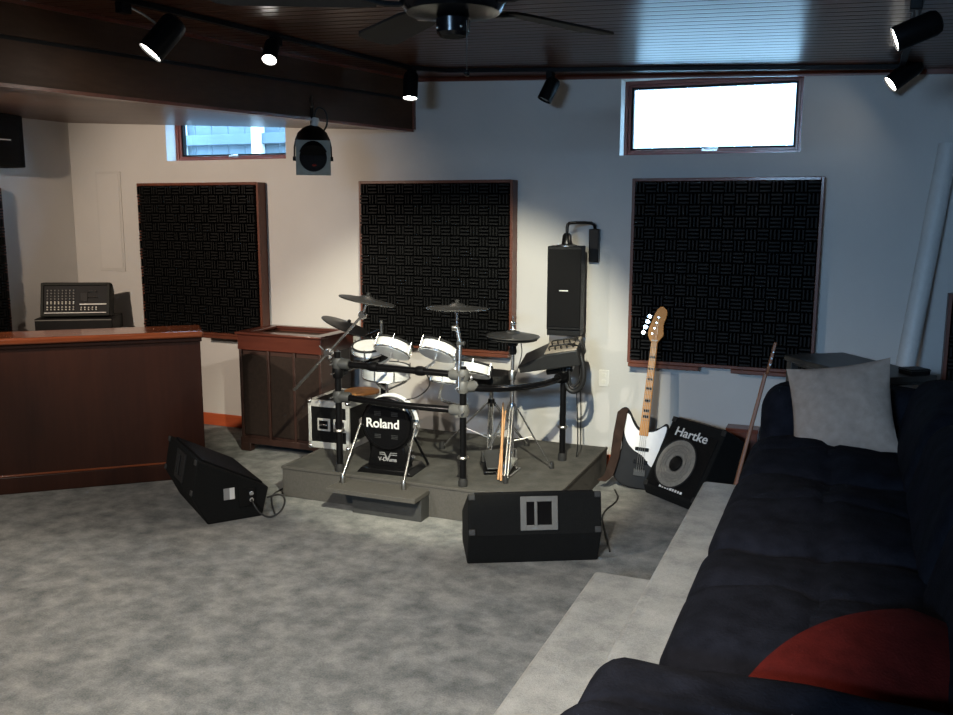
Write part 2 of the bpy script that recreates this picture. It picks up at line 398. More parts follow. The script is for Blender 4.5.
# ------------------------------------------------------------------ acoustic panels
def foam_mesh(Wd, Ht, nx, nz):
    m = MB(); cw, chh = Wd/nx, Ht/nz
    m.box(0, Wd, -.06, -.02, 0, Ht)
    for i in range(nx):
        for j in range(nz):
            hz = (i+j) % 2 == 0
            for k in range(3):
                if hz:
                    z0 = j*chh + k*chh/3; x0 = i*cw; lo = (x0+.001, x0+cw-.001, z0, z0+chh/3)
                    t = (x0+.003, x0+cw-.003, z0+chh/3*.28, z0+chh/3*.72)
                else:
                    x0 = i*cw + k*cw/3; z0 = j*chh; lo = (x0, x0+cw/3, z0+.001, z0+chh-.001)
                    t = (x0+cw/3*.30, x0+cw/3*.70, z0+.006, z0+chh-.006)
                yb, yt = -.07, -.136 + random.uniform(-.005, .005)
                v = [(lo[0], yb, lo[2]), (lo[1], yb, lo[2]), (lo[1], yb, lo[3]), (lo[0], yb, lo[3]), (t[0], yt, t[2]), (t[1], yt, t[2]), (t[1], yt, t[3]), (t[0], yt, t[3])]
                m._add(v, [(4, 5, 6, 7), (0, 1, 5, 4), (1, 2, 6, 5), (2, 3, 7, 6), (3, 0, 4, 7)])
    return m
def foam_panel(x0, x1, z0, z1, label, cleats=(), mtx=None, nx=16, nz=16):
    w, h = x1-x0, z1-z0
    r = thing('acoustic_panel', label, 'acoustic panel', (x0, 0, z0), 0, 'foam panels on the walls', mtx)
    t = .021; f = MB()
    f.box(0, t, -.107, -.002, 0, h); f.box(w-t, w, -.107, -.002, 0, h); f.box(t, w-t, -.107, -.002, 0, t); f.box(t, w-t, -.107, -.002, h-t, h)
    f.build('frame', 'frame_wood', r, bevel=.0025)
    m = foam_mesh(w-2*t-.004, h-2*t-.004, nx, nz); bmesh.ops.translate(m.bm, verts=m.bm.verts, vec=(t+.002, 0, t+.002))
    m.build('foam', 'foam', r, smooth=False)
    for c0, c1 in cleats: MB().box(c0, c1, -.125, -.002, -.026, -.001).build('cleat', 'frame_wood', r, bevel=.003)
    return r
ZB, ZT = .805, 2.055
foam_panel(-5.625, -4.40, ZB, ZT, 'black foam panel in a wood frame above the tray-topped wood cabinet', ((.62, 1.19),))
foam_panel(-3.489, -2.246, ZB, ZT, 'black foam panel in a wood frame behind the drum kit', ((.7, 1.22),))
foam_panel(-1.394, -.183, ZB, ZT, 'black foam panel in a wood frame directly below the bright window', ((.01, .49), (.70, 1.12)))
foam_panel(.56, 1.30, .15, 1.35, 'black foam panel on the back wall at the right edge beyond the white tube', (), None, 10, 16)
mt = Matrix.Translation((XL, -2.06, ZB)) @ Matrix.Rotation(PI/2, 4, 'Z')
foam_panel(0, 1.23, 0, 1.2, 'black foam panel on the left wall under the wall speaker', (), mt)

# ------------------------------------------------------------------ bar counter
ex = V((.975, .855, 0)).normalized(); ey = V((-ex.y, ex.x, 0))
br = thing('bar_counter', 'long dark wood bar counter with glossy red-brown top at left', 'bar counter', mtx=frame_at((-4.075, -1.284, 0), ex, ey, (0, 0, 1)))
MB().box(-2.85, 0, 0, .05, .0, .985).build('front_panel', 'bar_wood', br, bevel=.003)
MB().box(-.045, 0, .05, .30, 0, .985).build('end_panel', 'bar_wood', br, bevel=.003)
MB().box(-2.85, .012, -.016, .0, 0, .115).build('kick_board', 'bar_wood', br, bevel=.006)
MB().box(-2.85, .018, -.022, -.0, .115, .130).build('base_moulding', 'bar_top_wood', br, bevel=.006)
MB().box(-2.85, .020, -.05, .32, .985, 1.030).build('counter_top', 'bar_top_wood', br, bevel=.014, segs=3)
MB().box(-2.85, .010, -.016, .0, .955, .985).build('top_moulding', 'bar_wood', br, bevel=.006)

# back counter that carries the mixer, behind the bar
bc = thing('back_counter', 'low wooden counter behind the bar under the mixer', 'counter', (-6.02, -.42, 0))
MB().box(-.4, .4, -.3, .3, .77, .81).build('counter_top', 'stand_wood', bc, bevel=.004)
for sx in (-.36, .36):
    for sy in (-.26, .26): MB().box(sx-.03, sx+.03, sy-.03, sy+.03, 0, .77).build('leg', 'stand_wood', bc, bevel=.003)
am = thing('power_amplifier', 'flat black amplifier box under the tilted mixer behind the bar', 'amplifier', (-6.03, -.42, .81), .55)
MB().box(-.305, .305, -.2, .2, .012, .135).build('body', 'black_vinyl', am, bevel=.006)
MB().box(-.30, .30, -.207, -.2, .118, .127).build('front_edge', 'grey_plastic', am, bevel=.002)
for sx in (-.25, .25):
    for sy in (-.15, .15): MB().cyl((sx, sy, 0), (sx, sy, .013), .02).build('foot', 'black_rubber', am)
tl = math.radians(17)
mx = thing('powered_mixer', 'dark grey mixer with rows of pale knobs behind the bar', 'mixer', mtx=Matrix.Translation((-5.975, -.52, .955)) @ Matrix.Rotation(.55, 4, 'Z') @ Matrix.Rotation(-tl, 4, 'X'))
cs = MB(); w2, hh = .275, .285
cs.prism([(.02, 0), (.15, .046), (.15, .24), (.10, hh), (.02, hh)], -w2, w2, 'YZ'); cs.box(-w2, -w2+.022, -.012, .02, 0, hh); cs.box(w2-.022, w2, -.012, .02, 0, hh); cs.box(-w2+.022, w2-.022, -.012, .02, 0, .022); cs.box(-w2+.022, w2-.022, -.012, .02, hh-.024, hh)
cs.build('case', 'mixer_case', mx, bevel=.005)
MB().box(-w2+.02, w2-.02, .004, .02, .02, hh-.022).build('control_panel', 'mixer_face', mx, bevel=.001)
MB().box(.03, w2-.03, .001, .004, .098, .106).build('print_stripe', 'white_print', mx, smooth=False)
MB().box(-w2+.03, w2-.03, -.006, .004, .026, .032).build('print_stripe', 'white_print', mx, smooth=False)
MB().box(.035, .095, -.001, .004, .125, .205).build('display', 'black_paint', mx, bevel=.002)
kn = MB().rev([(.0062, 0), (.0062, -.008), (.0045, -.012)], (0, .004, 0), (0, 1, 0), 12).build('knob', 'knob_white', mx)
kg = MB().rev([(.006, 0), (.006, -.008), (.0045, -.012)], (0, .004, 0), (0, 1, 0), 12).build('knob', 'grey_plastic', mx)
first = {0: kn, 1: kg}; used = set()
for i in range(8):
    for j, kz in enumerate((.058, .078, .108, .122, .148, .172, .196, .220)):
        g = 0 if j < 4 else 1
        o = first[g] if g not in used else first[g].copy()
        if g in used: COL.objects.link(o); o.parent = mx
        used.add(g); o.location = (-.222+.0295*i, 0, kz)
for i in range(5):
    for j, kz in enumerate((.056, .074)):
        o = kn.copy(); COL.objects.link(o); o.parent = mx; o.location = (.045+.03*i, 0, kz)
for hx in (.135,):
    for hz in (.155, .205): MB().tube([(hx-.035, .0, hz), (hx-.03, -.012, hz+.004), (hx+.03, -.012, hz+.006), (hx+.035, .0, hz)], .004, 8).build('rack_handle', 'chrome', mx)
# wall speaker at the left edge
ws = thing('wall_speaker', 'black speaker cabinet high on the left wall at the photo edge', 'speaker', (XL, -.97, 2.165), 0)
MB().prism([(.02, .28), (.30, .22), (.36, .0), (.30, -.22), (.02, -.28)], 0, .40, 'XY').build('cabinet', 'black_carpet', ws, bevel=.008)
MB().box(.352, .364, -.12, .12, .03, .37).build('grille', 'grille', ws, bevel=.004)
MB().box(.364, .366, -.06, .04, .198, .206).build('badge', 'white_print', ws, smooth=False)
MB().box(0, .03, -.06, .06, .1, .3).build('wall_bracket', 'black_metal', ws, bevel=.003)

# ------------------------------------------------------------------ wooden cabinet with tray top
cb = thing('wood_cabinet', 'wooden cabinet with recessed tray top and dark front panels', 'cabinet', (-4.285, -.60, 0))
cw, cd, ch = .74, .47, .92
b = MB(); b.box(.02, cw-.02, .02, cd-.02, .06, .80); b.build('body', 'cabinet_dark', cb, bevel=.003)
for (x0, x1) in ((.035, .255), (.285, .485), (.505, .71)):
    MB().box(x0, x1, .006, .02, .13, .755).build('front_panel', 'panel_brown', cb, bevel=.004)
for x0 in (.01, .258, .487, .712): MB().box(x0, x0+.022, .0, .02, .10, .79).build('stile', 'cabinet_dark', cb, bevel=.003)
b = MB(); b.box(0, cw, 0, .03, .79, .905); b.box(0, cw, cd-.03, cd, .79, .905); b.box(0, .03, .03, cd-.03, .79, .905); b.box(cw-.03, cw, .03, cd-.03, .79, .905)
b.build('lid_band', 'cabinet_wood', cb, bevel=.004)
b = MB(); t = .075; b.box(-.015, cw+.015, -.015, t, .905, .925); b.box(-.015, cw+.015, cd-t*.7, cd+.01, .905, .925); b.box(-.015, t, t, cd-t*.7, .905, .925); b.box(cw-t, cw+.015, t, cd-t*.7, .905, .925)
b.build('top_rim', 'cabinet_wood', cb, bevel=.006, segs=3)
MB().box(.03, cw-.03, .03, cd-.03, .86, .885).build('tray', 'stand_wood', cb, bevel=.002)
MB().box(0, cw, -.004, cd, .06, .11).build('base_rail', 'cabinet_dark', cb, bevel=.004)
for x0 in (0, cw-.09):
    MB().box(x0, x0+.09, -.006, .05, 0, .065).build('foot', 'cabinet_dark', cb, bevel=.004)
    MB().box(x0, x0+.09, cd-.05, cd, 0, .065).build('foot', 'cabinet_dark', cb, bevel=.004)

# ------------------------------------------------------------------ floor monitors
def monitor(label, D, e, mesh_from=None):
    L = V((e[1], -e[0], 0)); E_ = V((e[0], e[1], 0))
    mt = frame_at((D[0], D[1], 0), L, E_, (0, 0, 1))
    if mesh_from:
        c = copy_tree(mesh_from); c.matrix_world = mt; c['label'] = label
        return c
    r = thing('floor_monitor', label, 'floor speaker', mtx=mt, group='wedge monitors on the carpet')
    prof = [(0, 0), (-.085, .185), (-.045, .40), (.375, .175), (.33, 0)]
    w = .70
    MB().prism([(a, b) for a, b in prof], -w, 0, 'YZ').build('cabinet', 'black_carpet', r, bevel=.008)
    # handle plate on the upper rear face, with the open recess
    p0, p1 = V((0, -.085, .185)), V((0, -.045, .40)); up = (p1-p0).normalized(); nr = V((0, -up.z, up.y))
    c = (p0+p1)/2; cx = -.33
    h = MB()
    for s in (-1, 1):
        h.obox(c + V((cx+s*.082, 0, 0)) + nr*.004, (.016, 0, 0), nr*.006, up*.088)
        h.obox(c + V((cx, 0, 0)) + up*s*.074 + nr*.004, (.068, 0, 0), nr*.006, up*.014)
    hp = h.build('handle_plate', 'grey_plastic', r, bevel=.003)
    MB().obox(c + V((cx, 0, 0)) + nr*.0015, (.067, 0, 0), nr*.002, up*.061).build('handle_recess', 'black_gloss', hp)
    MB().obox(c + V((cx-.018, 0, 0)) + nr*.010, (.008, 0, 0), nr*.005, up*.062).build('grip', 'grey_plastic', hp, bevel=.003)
    for sx in (-.02, -w+.02):
        for q in (p0+up*.018, p1-up*.018):
            MB().obox(V((sx, 0, 0)) + q + nr*.002, (.017, 0, 0), nr*.006, up*.016).build('corner_protector', 'dark_grey', r, bevel=.004)
    # sloping grille on the far side
    q0, q1 = V((0, -.045, .40)), V((0, .375, .175)); gu = (q1-q0).normalized(); gn = V((0, -gu.z, gu.y)); gn = gn if gn.z > 0 else -gn
    MB().obox((q0+q1)/2 + V((-w/2, 0, 0)) + gn*.004, (w/2-.035, 0, 0), gn*.008, gu*.205).build('grille', 'grille', r, bevel=.004)
    # jack plate on the end
    jp = MB().box(0, .005, .19, .29, .075, .185).build('jack_plate', 'black_metal', r, bevel=.003)
    for jy, jz in ((.265, .155), (.265, .115)): MB().rev([(.014, 0), (.014, .006), (.009, .008), (.007, .004)], (.005, jy, jz), (1, 0, 0), 16).build('jack', 'chrome', jp)
    MB().box(0, .003, .10, .135, .135, .205).build('rating_label', 'grey_print', r, smooth=False)
    MB().box(0, .0035, .135, .165, .135, .205).build('rating_label', 'white_print', r, smooth=False)
    MB().tube([(.004, .265, .115), (.05, .267, .09), (.075, .25, .03), (.06, .30, .008), (.05, .42, .008), (.03, .50, .006)] if False else
              [(.004, .265, .115), (.045, .27, .085), (.065, .30, .03), (.09, .36, .008), (.11, .42, .05), (.06, .46, .10), (0.02, .44, .13), (0, .36, .11)], .006, 8, 2).build('cable', 'cable', r)
    return r
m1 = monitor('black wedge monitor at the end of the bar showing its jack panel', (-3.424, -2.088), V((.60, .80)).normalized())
a = math.radians(27.2)
m2 = monitor('black wedge monitor before the drum riser showing its grey handle plate', (-1.776+.70*math.cos(a), -2.052+.70*math.sin(a)), V((-math.sin(a), math.cos(a))), m1)
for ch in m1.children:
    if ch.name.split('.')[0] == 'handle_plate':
        ch.data = ch.data.copy(); ch.data.materials[0] = M['black_rubber']  # left monitor's handle parts blackened to paint in the shade on that face
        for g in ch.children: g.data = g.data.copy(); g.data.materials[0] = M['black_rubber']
tag(MB().tube([(-3.15, -1.80, .006), (-3.3, -1.62, .006), (-3.42, -1.45, .006), (-3.40, -1.2, .006), (-3.55, -.9, .006)], .005, 8, 2).build('floor_cable', 'cable'), 'thin black cable running from the left monitor to the drum riser', 'cable')
tag(MB().tube([(-1.12, -1.60, .006), (-1.22, -1.30, .006), (-1.33, -1.0, .006), (-1.28, -.7, .006), (-1.36, -.5, .006)], .005, 8, 2).build('floor_cable', 'cable'), 'thin black cable on the carpet between the drum riser and the bass amplifier', 'cable')

# ------------------------------------------------------------------ drum riser
rs = thing('drum_riser', 'low grey carpeted drum riser under the drum kit', 'riser', (-2.42, -.8, 0))
MB().box(-.91, .915, -.65, .64, 0, .188).build('side_boards', 'riser_side', rs, bevel=.004)
MB().box(-.91, .915, -.65, .64, .188, .20).build('deck', 'riser_carpet', rs, bevel=.003)
e = MB()
for y0, y1_, x0, x1 in ((-.655, -.64, -.915, .92), (-.64, .64, -.915, -.90), (-.64, .64, .905, .92)): e.box(x0, x1, y0, y1_, .186, .204)
e.build('edge_trim', 'riser_side', rs, bevel=.003)
ts = MB().box(-.455, .145, -.86, -.64, .143, .172).build('toe_shelf', 'riser_side', rs, bevel=.003)
MB().box(-.33, .14, -.76, -.65, 0, .143).build('shelf_support', 'dark_grey', rs, bevel=.003)

# ------------------------------------------------------------------ drum rack
PM, PL_, PR, PB = V((-2.082, -1.388, 0)), V((-2.929, -1.398, 0)), V((-1.70, -.601, 0)), V((-2.955, -.75, 0))
rk = thing('drum_rack', 'black tubular drum rack with grey clamps on the riser', 'drum rack', (-2.4, -1.2, .2))
W_ = Matrix.Translation((2.4, 1.2, -.2))
def rp(m): m.T = W_; return m
R_ = .021
for p, zt in ((PM, .93), (PL_, .97), (PR, .84), (PB, .95)):
    q = rp(MB()).cyl((p.x, p.y, .225), (p.x, p.y, zt), R_).build('post', 'black_metal', rk)
    rp(MB()).rev([(.029, 0), (.029, .035), (.023, .05)], (p.x, p.y, .2), (0, 0, 1), 20).build('rubber_foot', 'black_rubber', q)
rp(MB()).cyl((PL_.x, PL_.y, .895), (PM.x, PM.y, .880), R_).build('bar', 'black_gloss', rk)
rp(MB()).tube([(PL_.x, PL_.y, .685), (-2.5, -1.43, .672), (PM.x, PM.y, .665)], R_, 16, 1).build('bar', 'black_gloss', rk)
rp(MB()).tube([(PM.x, PM.y, .808), (-1.93, -1.30, .79), (-1.78, -1.0, .765), (-1.72, -.78, .76), (PR.x, PR.y, .765)], R_, 16, 2).build('bar', 'black_gloss', rk)
rp(MB()).cyl((PL_.x, PL_.y, .84), (PB.x, PB.y, .84), R_).build('bar', 'black_gloss', rk)
def clamp(p, z, d=(1, 0, 0), m='clamp_grey'):
    d = V(d).normalized(); k = rp(MB()); c = V((p.x, p.y, z))
    k.rev([(.030, -.036), (.036, -.02), (.036, .02), (.030, .036)], c, (0, 0, 1), 20)
    k.rev([(.034, 0), (.034, .06), (.028, .072)], c+d*.012, d, 18)
    o = k.build('clamp', m, rk)
    rp(MB()).tube([c-d*.02+V((0, -.03, 0)), c-d*.02+V((0, -.062, 0))], .006, 8).build('wing_bolt', 'chrome', o)
clamp(PL_, .895, (1, 0, 0), 'dark_grey'); clamp(PL_, .685, (1, 0, 0), 'dark_grey'); clamp(PL_, .84, (0, 1, 0), 'black_paint'); clamp(PM, .880, (-1, 0, 0)); clamp(PM, .665, (-1, 0, 0)); clamp(PM, .808, (.6, .5, 0))
clamp(PR, .765, (-.2, -1, 0), 'black_paint'); clamp(PB, .84, (0, -1, 0), 'black_paint')
for p, z in ((PM, .37), (PR, .42), (PL_, .46)):
    rp(MB()).rev([(.032, 0), (.036, .008), (.032, .016)], (p.x, p.y, z), (0, 0, 1), 20).build('memory_lock', 'brushed', rk)

# ------------------------------------------------------------------ cymbal pads
def cymbal(name, label, c, ax, R, group=None):
    ax = V(ax).normalized()
    r = thing(name, label, 'cymbal pad', c, 0, group)
    MB().rev([(R*.96, -.006), (R, -.002), (R*.985, .003), (R*.62, .010), (R*.30, .015), (R*.22, .024), (R*.12, .031), (.012, .033)], (0, 0, 0), ax, 48).build('pad', 'pad_rubber', r)
    MB().rev([(R*.90, -.0065), (R*.5, .004), (R*.25, .006)], (0, 0, 0), ax, 48).build('underside', 'grey_plastic', r)
    MB().rev([(.012, .032), (.013, .040), (.012, .048), (.006, .053)], (0, 0, 0), ax, 16).build('wing_nut', 'black_rubber', r)
    return r
c1 = V((-2.768, -1.30, 1.285))
ax1 = (.17, .09, .95)
r = cymbal('cymbal_pad', 'grey cymbal pad highest at left on the diagonal chrome boom', c1, ax1, .178, 'cymbal pads of the kit')
bl, bt = V((-3.322, -1.30, .677)), V((-2.80, -1.30, 1.195))
cl = bl + (bt-bl)*.60
MB().cyl(bl-c1, bl+(bt-bl)*.36-c1, .010).build('boom_end', 'brushed', r)
MB().cyl(bl+(bt-bl)*.30-c1, bt-c1, .0085).build('boom_arm', 'chrome', r)
MB().cyl(bt-c1, V(ax1).normalized()*-.005, .008).build('tilter_rod', 'chrome', r)
MB().rev([(.022, -.02), (.026, -.012), (.026, .012), (.022, .02)], bt-c1, (0, 1, 0), 18).build('tilter', 'chrome', r)
jt = MB(); jt.rev([(.022, -.024), (.026, -.012), (.026, .012), (.022, .024)], bl+(bt-bl)*.515-c1, (0, 1, 0), 18)
jt.build('boom_joint', 'chrome', r)
j = bl+(bt-bl)*.515
MB().tube([j-c1, (j.x-c1.x+.03, -.03, j.z-.06-c1.z), (PL_.x-c1.x, PL_.y-c1.y, 1.0-.03-c1.z), (PL_.x-c1.x, PL_.y-c1.y, .965-c1.z)], .013, 12, 1).build('boom_stem', 'chrome', r)
MB().tube([j-c1+V((-.02, -.03, .02)), j-c1+V((-.045, -.035, .045))], .006, 8).build('wing_bolt', 'chrome', r)
# second, behind
c2 = V((PB.x-.085, PB.y, 1.13)); c2 = V((-3.235, -.75, 1.035))
r = cymbal('cymbal_pad', 'dark cymbal pad tilted low beside the wood cabinet at the left of the kit', c2, (.34, .12, .9), .19, 'cymbal pads of the kit')
MB().tube([(-.012, .0, -.01), (.0, 0, -.05), (.15, 0, -.06), (PB.x-c2.x, 0, .0), (PB.x-c2.x, 0, -.09)], .010, 10, 1).build('stand_arm', 'black_metal', r)
MB().cyl((PB.x-c2.x+.0, -.02, -.1), (PB.x-c2.x, -.02, .06), .011).build('stand_tube', 'brushed', r)
# third, centre, straight stand
c3 = V((-2.121, -1.388, 1.275))
r = cymbal('cymbal_pad', 'flat cymbal pad on the straight chrome stand at the middle of the kit', c3, (.01, .03, 1), .185, 'cymbal pads of the kit')
dx = PM.x - c3.x
MB().cyl((0, 0, -.125), (0, 0, .0), .008).build('upper_rod', 'chrome', r)
MB().tube([(0, 0, -.11), (dx*.5, -.0, -.2), (dx*.6, -.03, -.48)], .0125, 14).build('stand_tube', 'chrome', r)
MB().rev([(.018, -.015), (.02, 0), (.018, .015)], (-.012, 0, -.115), (1, 0, 0), 14).build('tilter', 'brushed', r)
MB().box(.0, .05, -.015, .015, -.215, -.195).build('wing_bolt', 'dark_grey', r, bevel=.004)
# hi-hat on its tripod
hc = V((-1.93, -.95, 1.065))
hx = thing('hi_hat', 'hi-hat of two dark pads on a chrome tripod stand', 'hi-hat', (hc.x, hc.y, .2))
H = hc.z-.2
MB().rev([(.165, -.004), (.17, 0), (.168, .004), (.10, .016), (.05, .022), (.04, .032), (.02, .036)], (0, 0, H), (.03, .0, 1), 48).build('top_pad', 'pad_rubber', hx)
MB().rev([(.02, -.034), (.08, -.03), (.145, -.022), (.155, -.018), (.15, -.014), (.05, -.014)], (0, 0, H), (.03, .0, 1), 48).build('bottom_pad', 'pad_rubber', hx)
MB().rev([(.016, .03), (.018, .04), (.012, .05), (.012, .066), (.017, .070), (.017, .088), (.008, .095)], (0, 0, H), (0, 0, 1), 16).build('clutch', 'chrome', hx)
MB().cyl((0, 0, .16), (0, 0, H+.13), .0045).build('pull_rod', 'chrome', hx)
MB().cyl((0, 0, .06), (0, 0, H-.24), .0145).build('lower_tube', 'chrome', hx)
MB().cyl((0, 0, H-.26), (0, 0, H-.06), .0115).build('upper_tube', 'chrome', hx)
MB().rev([(.02, 0), (.026, .015), (.022, .05), (.034, .06), (.034, .07), (.012, .075)], (0, 0, H-.115), (0, 0, 1), 20).build('seat_cup', 'black_metal', hx)
MB().rev([(.022, -.03), (.024, .02), (.019, .03)], (0, 0, H-.245), (0, 0, 1), 16).build('height_clamp', 'brushed', hx)
MB().rev([(.022, -.025), (.026, -.01), (.026, .015), (.02, .03)], (0, 0, .41), (0, 0, 1), 18).build('tripod_collar', 'chrome', hx)
for fx, fy in ((.225, .135), (.065, -.285), (-.24, .10)):
    d = V((fx, fy, 0)); n = V((-fy, fx, 0)).normalized()*.009
    lg = MB(); lg.cyl(V((fx*.1, fy*.1, .415))+n, d*.97+V((0, 0, .015))+n, .005, seg=8); lg.cyl(V((fx*.1, fy*.1, .415))-n, d*.97+V((0, 0, .015))-n, .005, seg=8)
    l = lg.build('leg', 'chrome', hx)
    MB().rev([(.017, 0), (.015, .03), (.010, .045)], d+V((0, 0, 0)), (0, 0, 1), 12).build('rubber_foot', 'black_rubber', l)
    MB().cyl((0, 0, .19), d*.52+V((0, 0, .215)), .004, seg=8).build('brace', 'brushed', hx)
fr = MB(); fr.tube([(-.035, -.17, .01), (-.035, .02, .01), (0, .05, .012), (.05, .02, .01), (.05, -.17, .01), (-.035, -.17, .01)], .006, 8); fr.tube([(-.03, .0, .01), (-.03, 0, .14), (.03, 0, .14), (.03, 0, .01)], .007, 8)
fr.build('pedal_frame', 'chrome', hx)
MB().hexa([(-.032, -.20, .02), (.045, -.20, .02), (.04, .0, .075), (-.03, .0, .075), (-.032, -.20, .03), (.045, -.20, .03), (.04, .0, .085), (-.03, .0, .085)]).build('foot_pedal', 'brushed', hx, bevel=.003)
MB().tube([(.06, -.02, H-.03), (.075, -.03, H-.1), (.04, -.02, H-.21), (.016, 0, H-.26)], .0035, 8, 2).build('trigger_cable', 'cable', hx)

# drumsticks leaning on the hi-hat stand
def stick(label, p, q):
    p, q = V(p), V(q); d = q-p; Ln = d.length
    o = thing('drumstick', label, 'drumstick', p, 0, 'drumsticks leaning on the hi-hat stand')
    d.normalize()
    MB().rev([(.006, 0), (.0075, .004), (.0078, Ln*.6), (.0045, Ln*.94)], (0, 0, 0), d, 12).build('shaft', 'stick_wood', o)
    MB().rev([(.0042, Ln*.938), (.006, Ln*.955), (.006, Ln*.98), (.003, Ln)], (0, 0, 0), d, 12).build('tip', 'stick_wood', o)
    return o
stick('pale wooden drumstick, the taller of the pair leaning before the hi-hat stand', (-1.895, -1.235, .212), (-1.962, -1.03, .655))
stick('pale wooden drumstick, the lower of the pair leaning before the hi-hat stand', (-1.918, -1.225, .212), (-1.945, -1.03, .605))

# ------------------------------------------------------------------ tom pads
def tom(label, c, ax, R, h, arm_to=None, name='tom_pad', shell='white_shell', lugs=6, face=0):
    ax = V(ax).normalized(); c = V(c)
    r = thing(name, label, 'drum pad', c, 0, 'white drum pads of the kit')
    MB().rev([(R*.97, -h/2), (R, -h/2+.01), (R, h/2-.012), (R*.98, h/2-.006)], (0, 0, 0), ax, 40).build('shell', shell, r)
    MB().rev([(R*.985, h/2-.004), (R*.97, h/2+.001), (R*.5, h/2+.002), (.004, h/2+.002)], (0, 0, 0), ax, 40).build('drum_head', 'white_head', r)
    MB().ring(ax*(h/2), ax, R*1.005, .0075).build('rim', 'black_rubber', r)
    MB().ring(ax*(-h/2+.008), ax, R*1.003, .006).build('lower_hoop', 'chrome', r)
    a = ax.orthogonal().normalized(); b = ax.cross(a)
    for k in range(lugs):
        t = 2*PI*k/lugs + face; d = a*math.cos(t)+b*math.sin(t)
        MB().cyl(d*(R+.010)-ax*h*.3, d*(R+.010)+ax*(h/2+.014), .0055, seg=8).build('lug', 'chrome', r)
    if arm_to is not None:
        q = V(arm_to)-c; s = -ax*(h/2)
        MB().tube([s, s-ax*.04, (s+q)*.5-V((0, 0, .02)), q], .009, 10, 2).build('mount_arm', 'chrome', r)
        MB().rev([(.026, -.028), (.03, -.01), (.03, .01), (.026, .028)], q, (1, 0, 0), 16).build('mount_clamp', 'black_paint', r)
    return r
tom('white drum pad above the upper rack bar, nearer the diagonal boom', (-2.63, -1.22, .985), (.10, .50, .86), .115, .074, (-2.68, -1.394, .892))
tom('white drum pad above the upper rack bar, next to the middle chrome stand', (-2.33, -1.20, .985), (.10, .50, .86), .115, .074, (-2.36, -1.392, .886))
tom('white drum pad at the right of the middle chrome stand above the round stool', (-2.17, -1.02, .845), (.05, .35, .93), .115, .074, (-2.09, -1.37, .84))
tom('white drum pad partly hidden behind the upper left of the rack', (-2.93, -1.0, .93), (.08, -.25, .95), .105, .05, (-2.945, -1.12, .845))
# snare: wide white shell under the upper bar, on its own stand
sn = tom('wide white snare pad seen below the upper rack bar', (-2.84, -.92, .765), (.04, -.02, .99), .155, .085, None, 'snare_pad', lugs=8)
MB().cyl((0, 0, -.04), (0, 0, -.50), .012).build('stand_tube', 'chrome', sn)
for k in range(3):
    t = 2*PI*k/3+.6; MB().cyl((0, 0, -.36), (.17*math.cos(t), .17*math.sin(t), -.557), .008, seg=8).build('stand_leg', 'chrome', sn)
    MB().tube([(0, 0, -.12), (.12*math.cos(t), .12*math.sin(t), -.075), (.16*math.cos(t), .16*math.sin(t), -.04)], .007, 8, 1).build('basket_arm', 'chrome', sn)
fl = tom('small white drum pad seen under the right end of the upper rack bar', (-2.38, -1.0, .765), (.05, .2, .95), .085, .05, None, 'tom_pad')
MB().tube([(0, 0, -.02), (.02, -.10, -.05), (.10, -.30, -.07), (.29, -.39, -.07)], .009, 10, 1).build('mount_arm', 'chrome', fl)

# stool
st = thing('drum_stool', 'round black drum stool with double-braced chrome legs behind the rack', 'stool', (-2.20, -.62, .2))
MB().rev([(.12, .47), (.15, .475), (.158, .50), (.156, .545), (.145, .56), (.06, .566)], (0, 0, 0), (0, 0, 1), 40).build('seat', 'black_vinyl', st)
MB().cyl((0, 0, .08), (0, 0, .47), .0135).build('post', 'brushed', st)
MB().rev([(.024, 0), (.026, .02), (.022, .05)], (0, 0, .33), (0, 0, 1), 16).build('collar', 'black_metal', st)
for fx, fy in ((-.36, -.02), (.10, -.30), (.16, .28)):
    n = V((-fy, fx, 0)).normalized()*.012; d = V((fx, fy, 0))
    lg = MB()
    for s in (1, -1): lg.cyl(d*.08+V((0, 0, .35))+n*s, d*.97+V((0, 0, .02))+n*s, .0055, seg=8)
    for q in (.3, .5, .7): lg.cyl(d*q+V((0, 0, .35*(1-q)+.03))+n, d*q+V((0, 0, .35*(1-q)+.03))-n, .004, seg=6)
    l = lg.build('leg', 'chrome', st)
    MB().rev([(.022, 0), (.02, .035), (.012, .05)], d, (0, 0, 1), 12).build('rubber_foot', 'black_rubber', l)
    MB().cyl((0, 0, .10), d*.55+V((0, 0, .165)), .0045, seg=8).build('brace', 'brushed', st)
# hi-hat control pedal (dark round base behind the rack)
pd = thing('control_pedal', 'dark foot pedal on the riser behind the middle rack post', 'pedal', (-2.05, -.98, .2), .5)
MB().box(-.07, .07, -.13, .13, 0, .022).build('base_plate', 'black_metal', pd, bevel=.004)
MB().hexa([(-.05, -.12, .03), (.05, -.12, .03), (.05, .11, .085), (-.05, .11, .085), (-.05, -.12, .042), (.05, -.12, .042), (.05, .11, .10), (-.05, .11, .10)]).build('footboard', 'dark_grey', pd, bevel=.005)
MB().box(-.06, .06, .09, .13, .02, .09).build('heel_block', 'dark_grey', pd, bevel=.006)

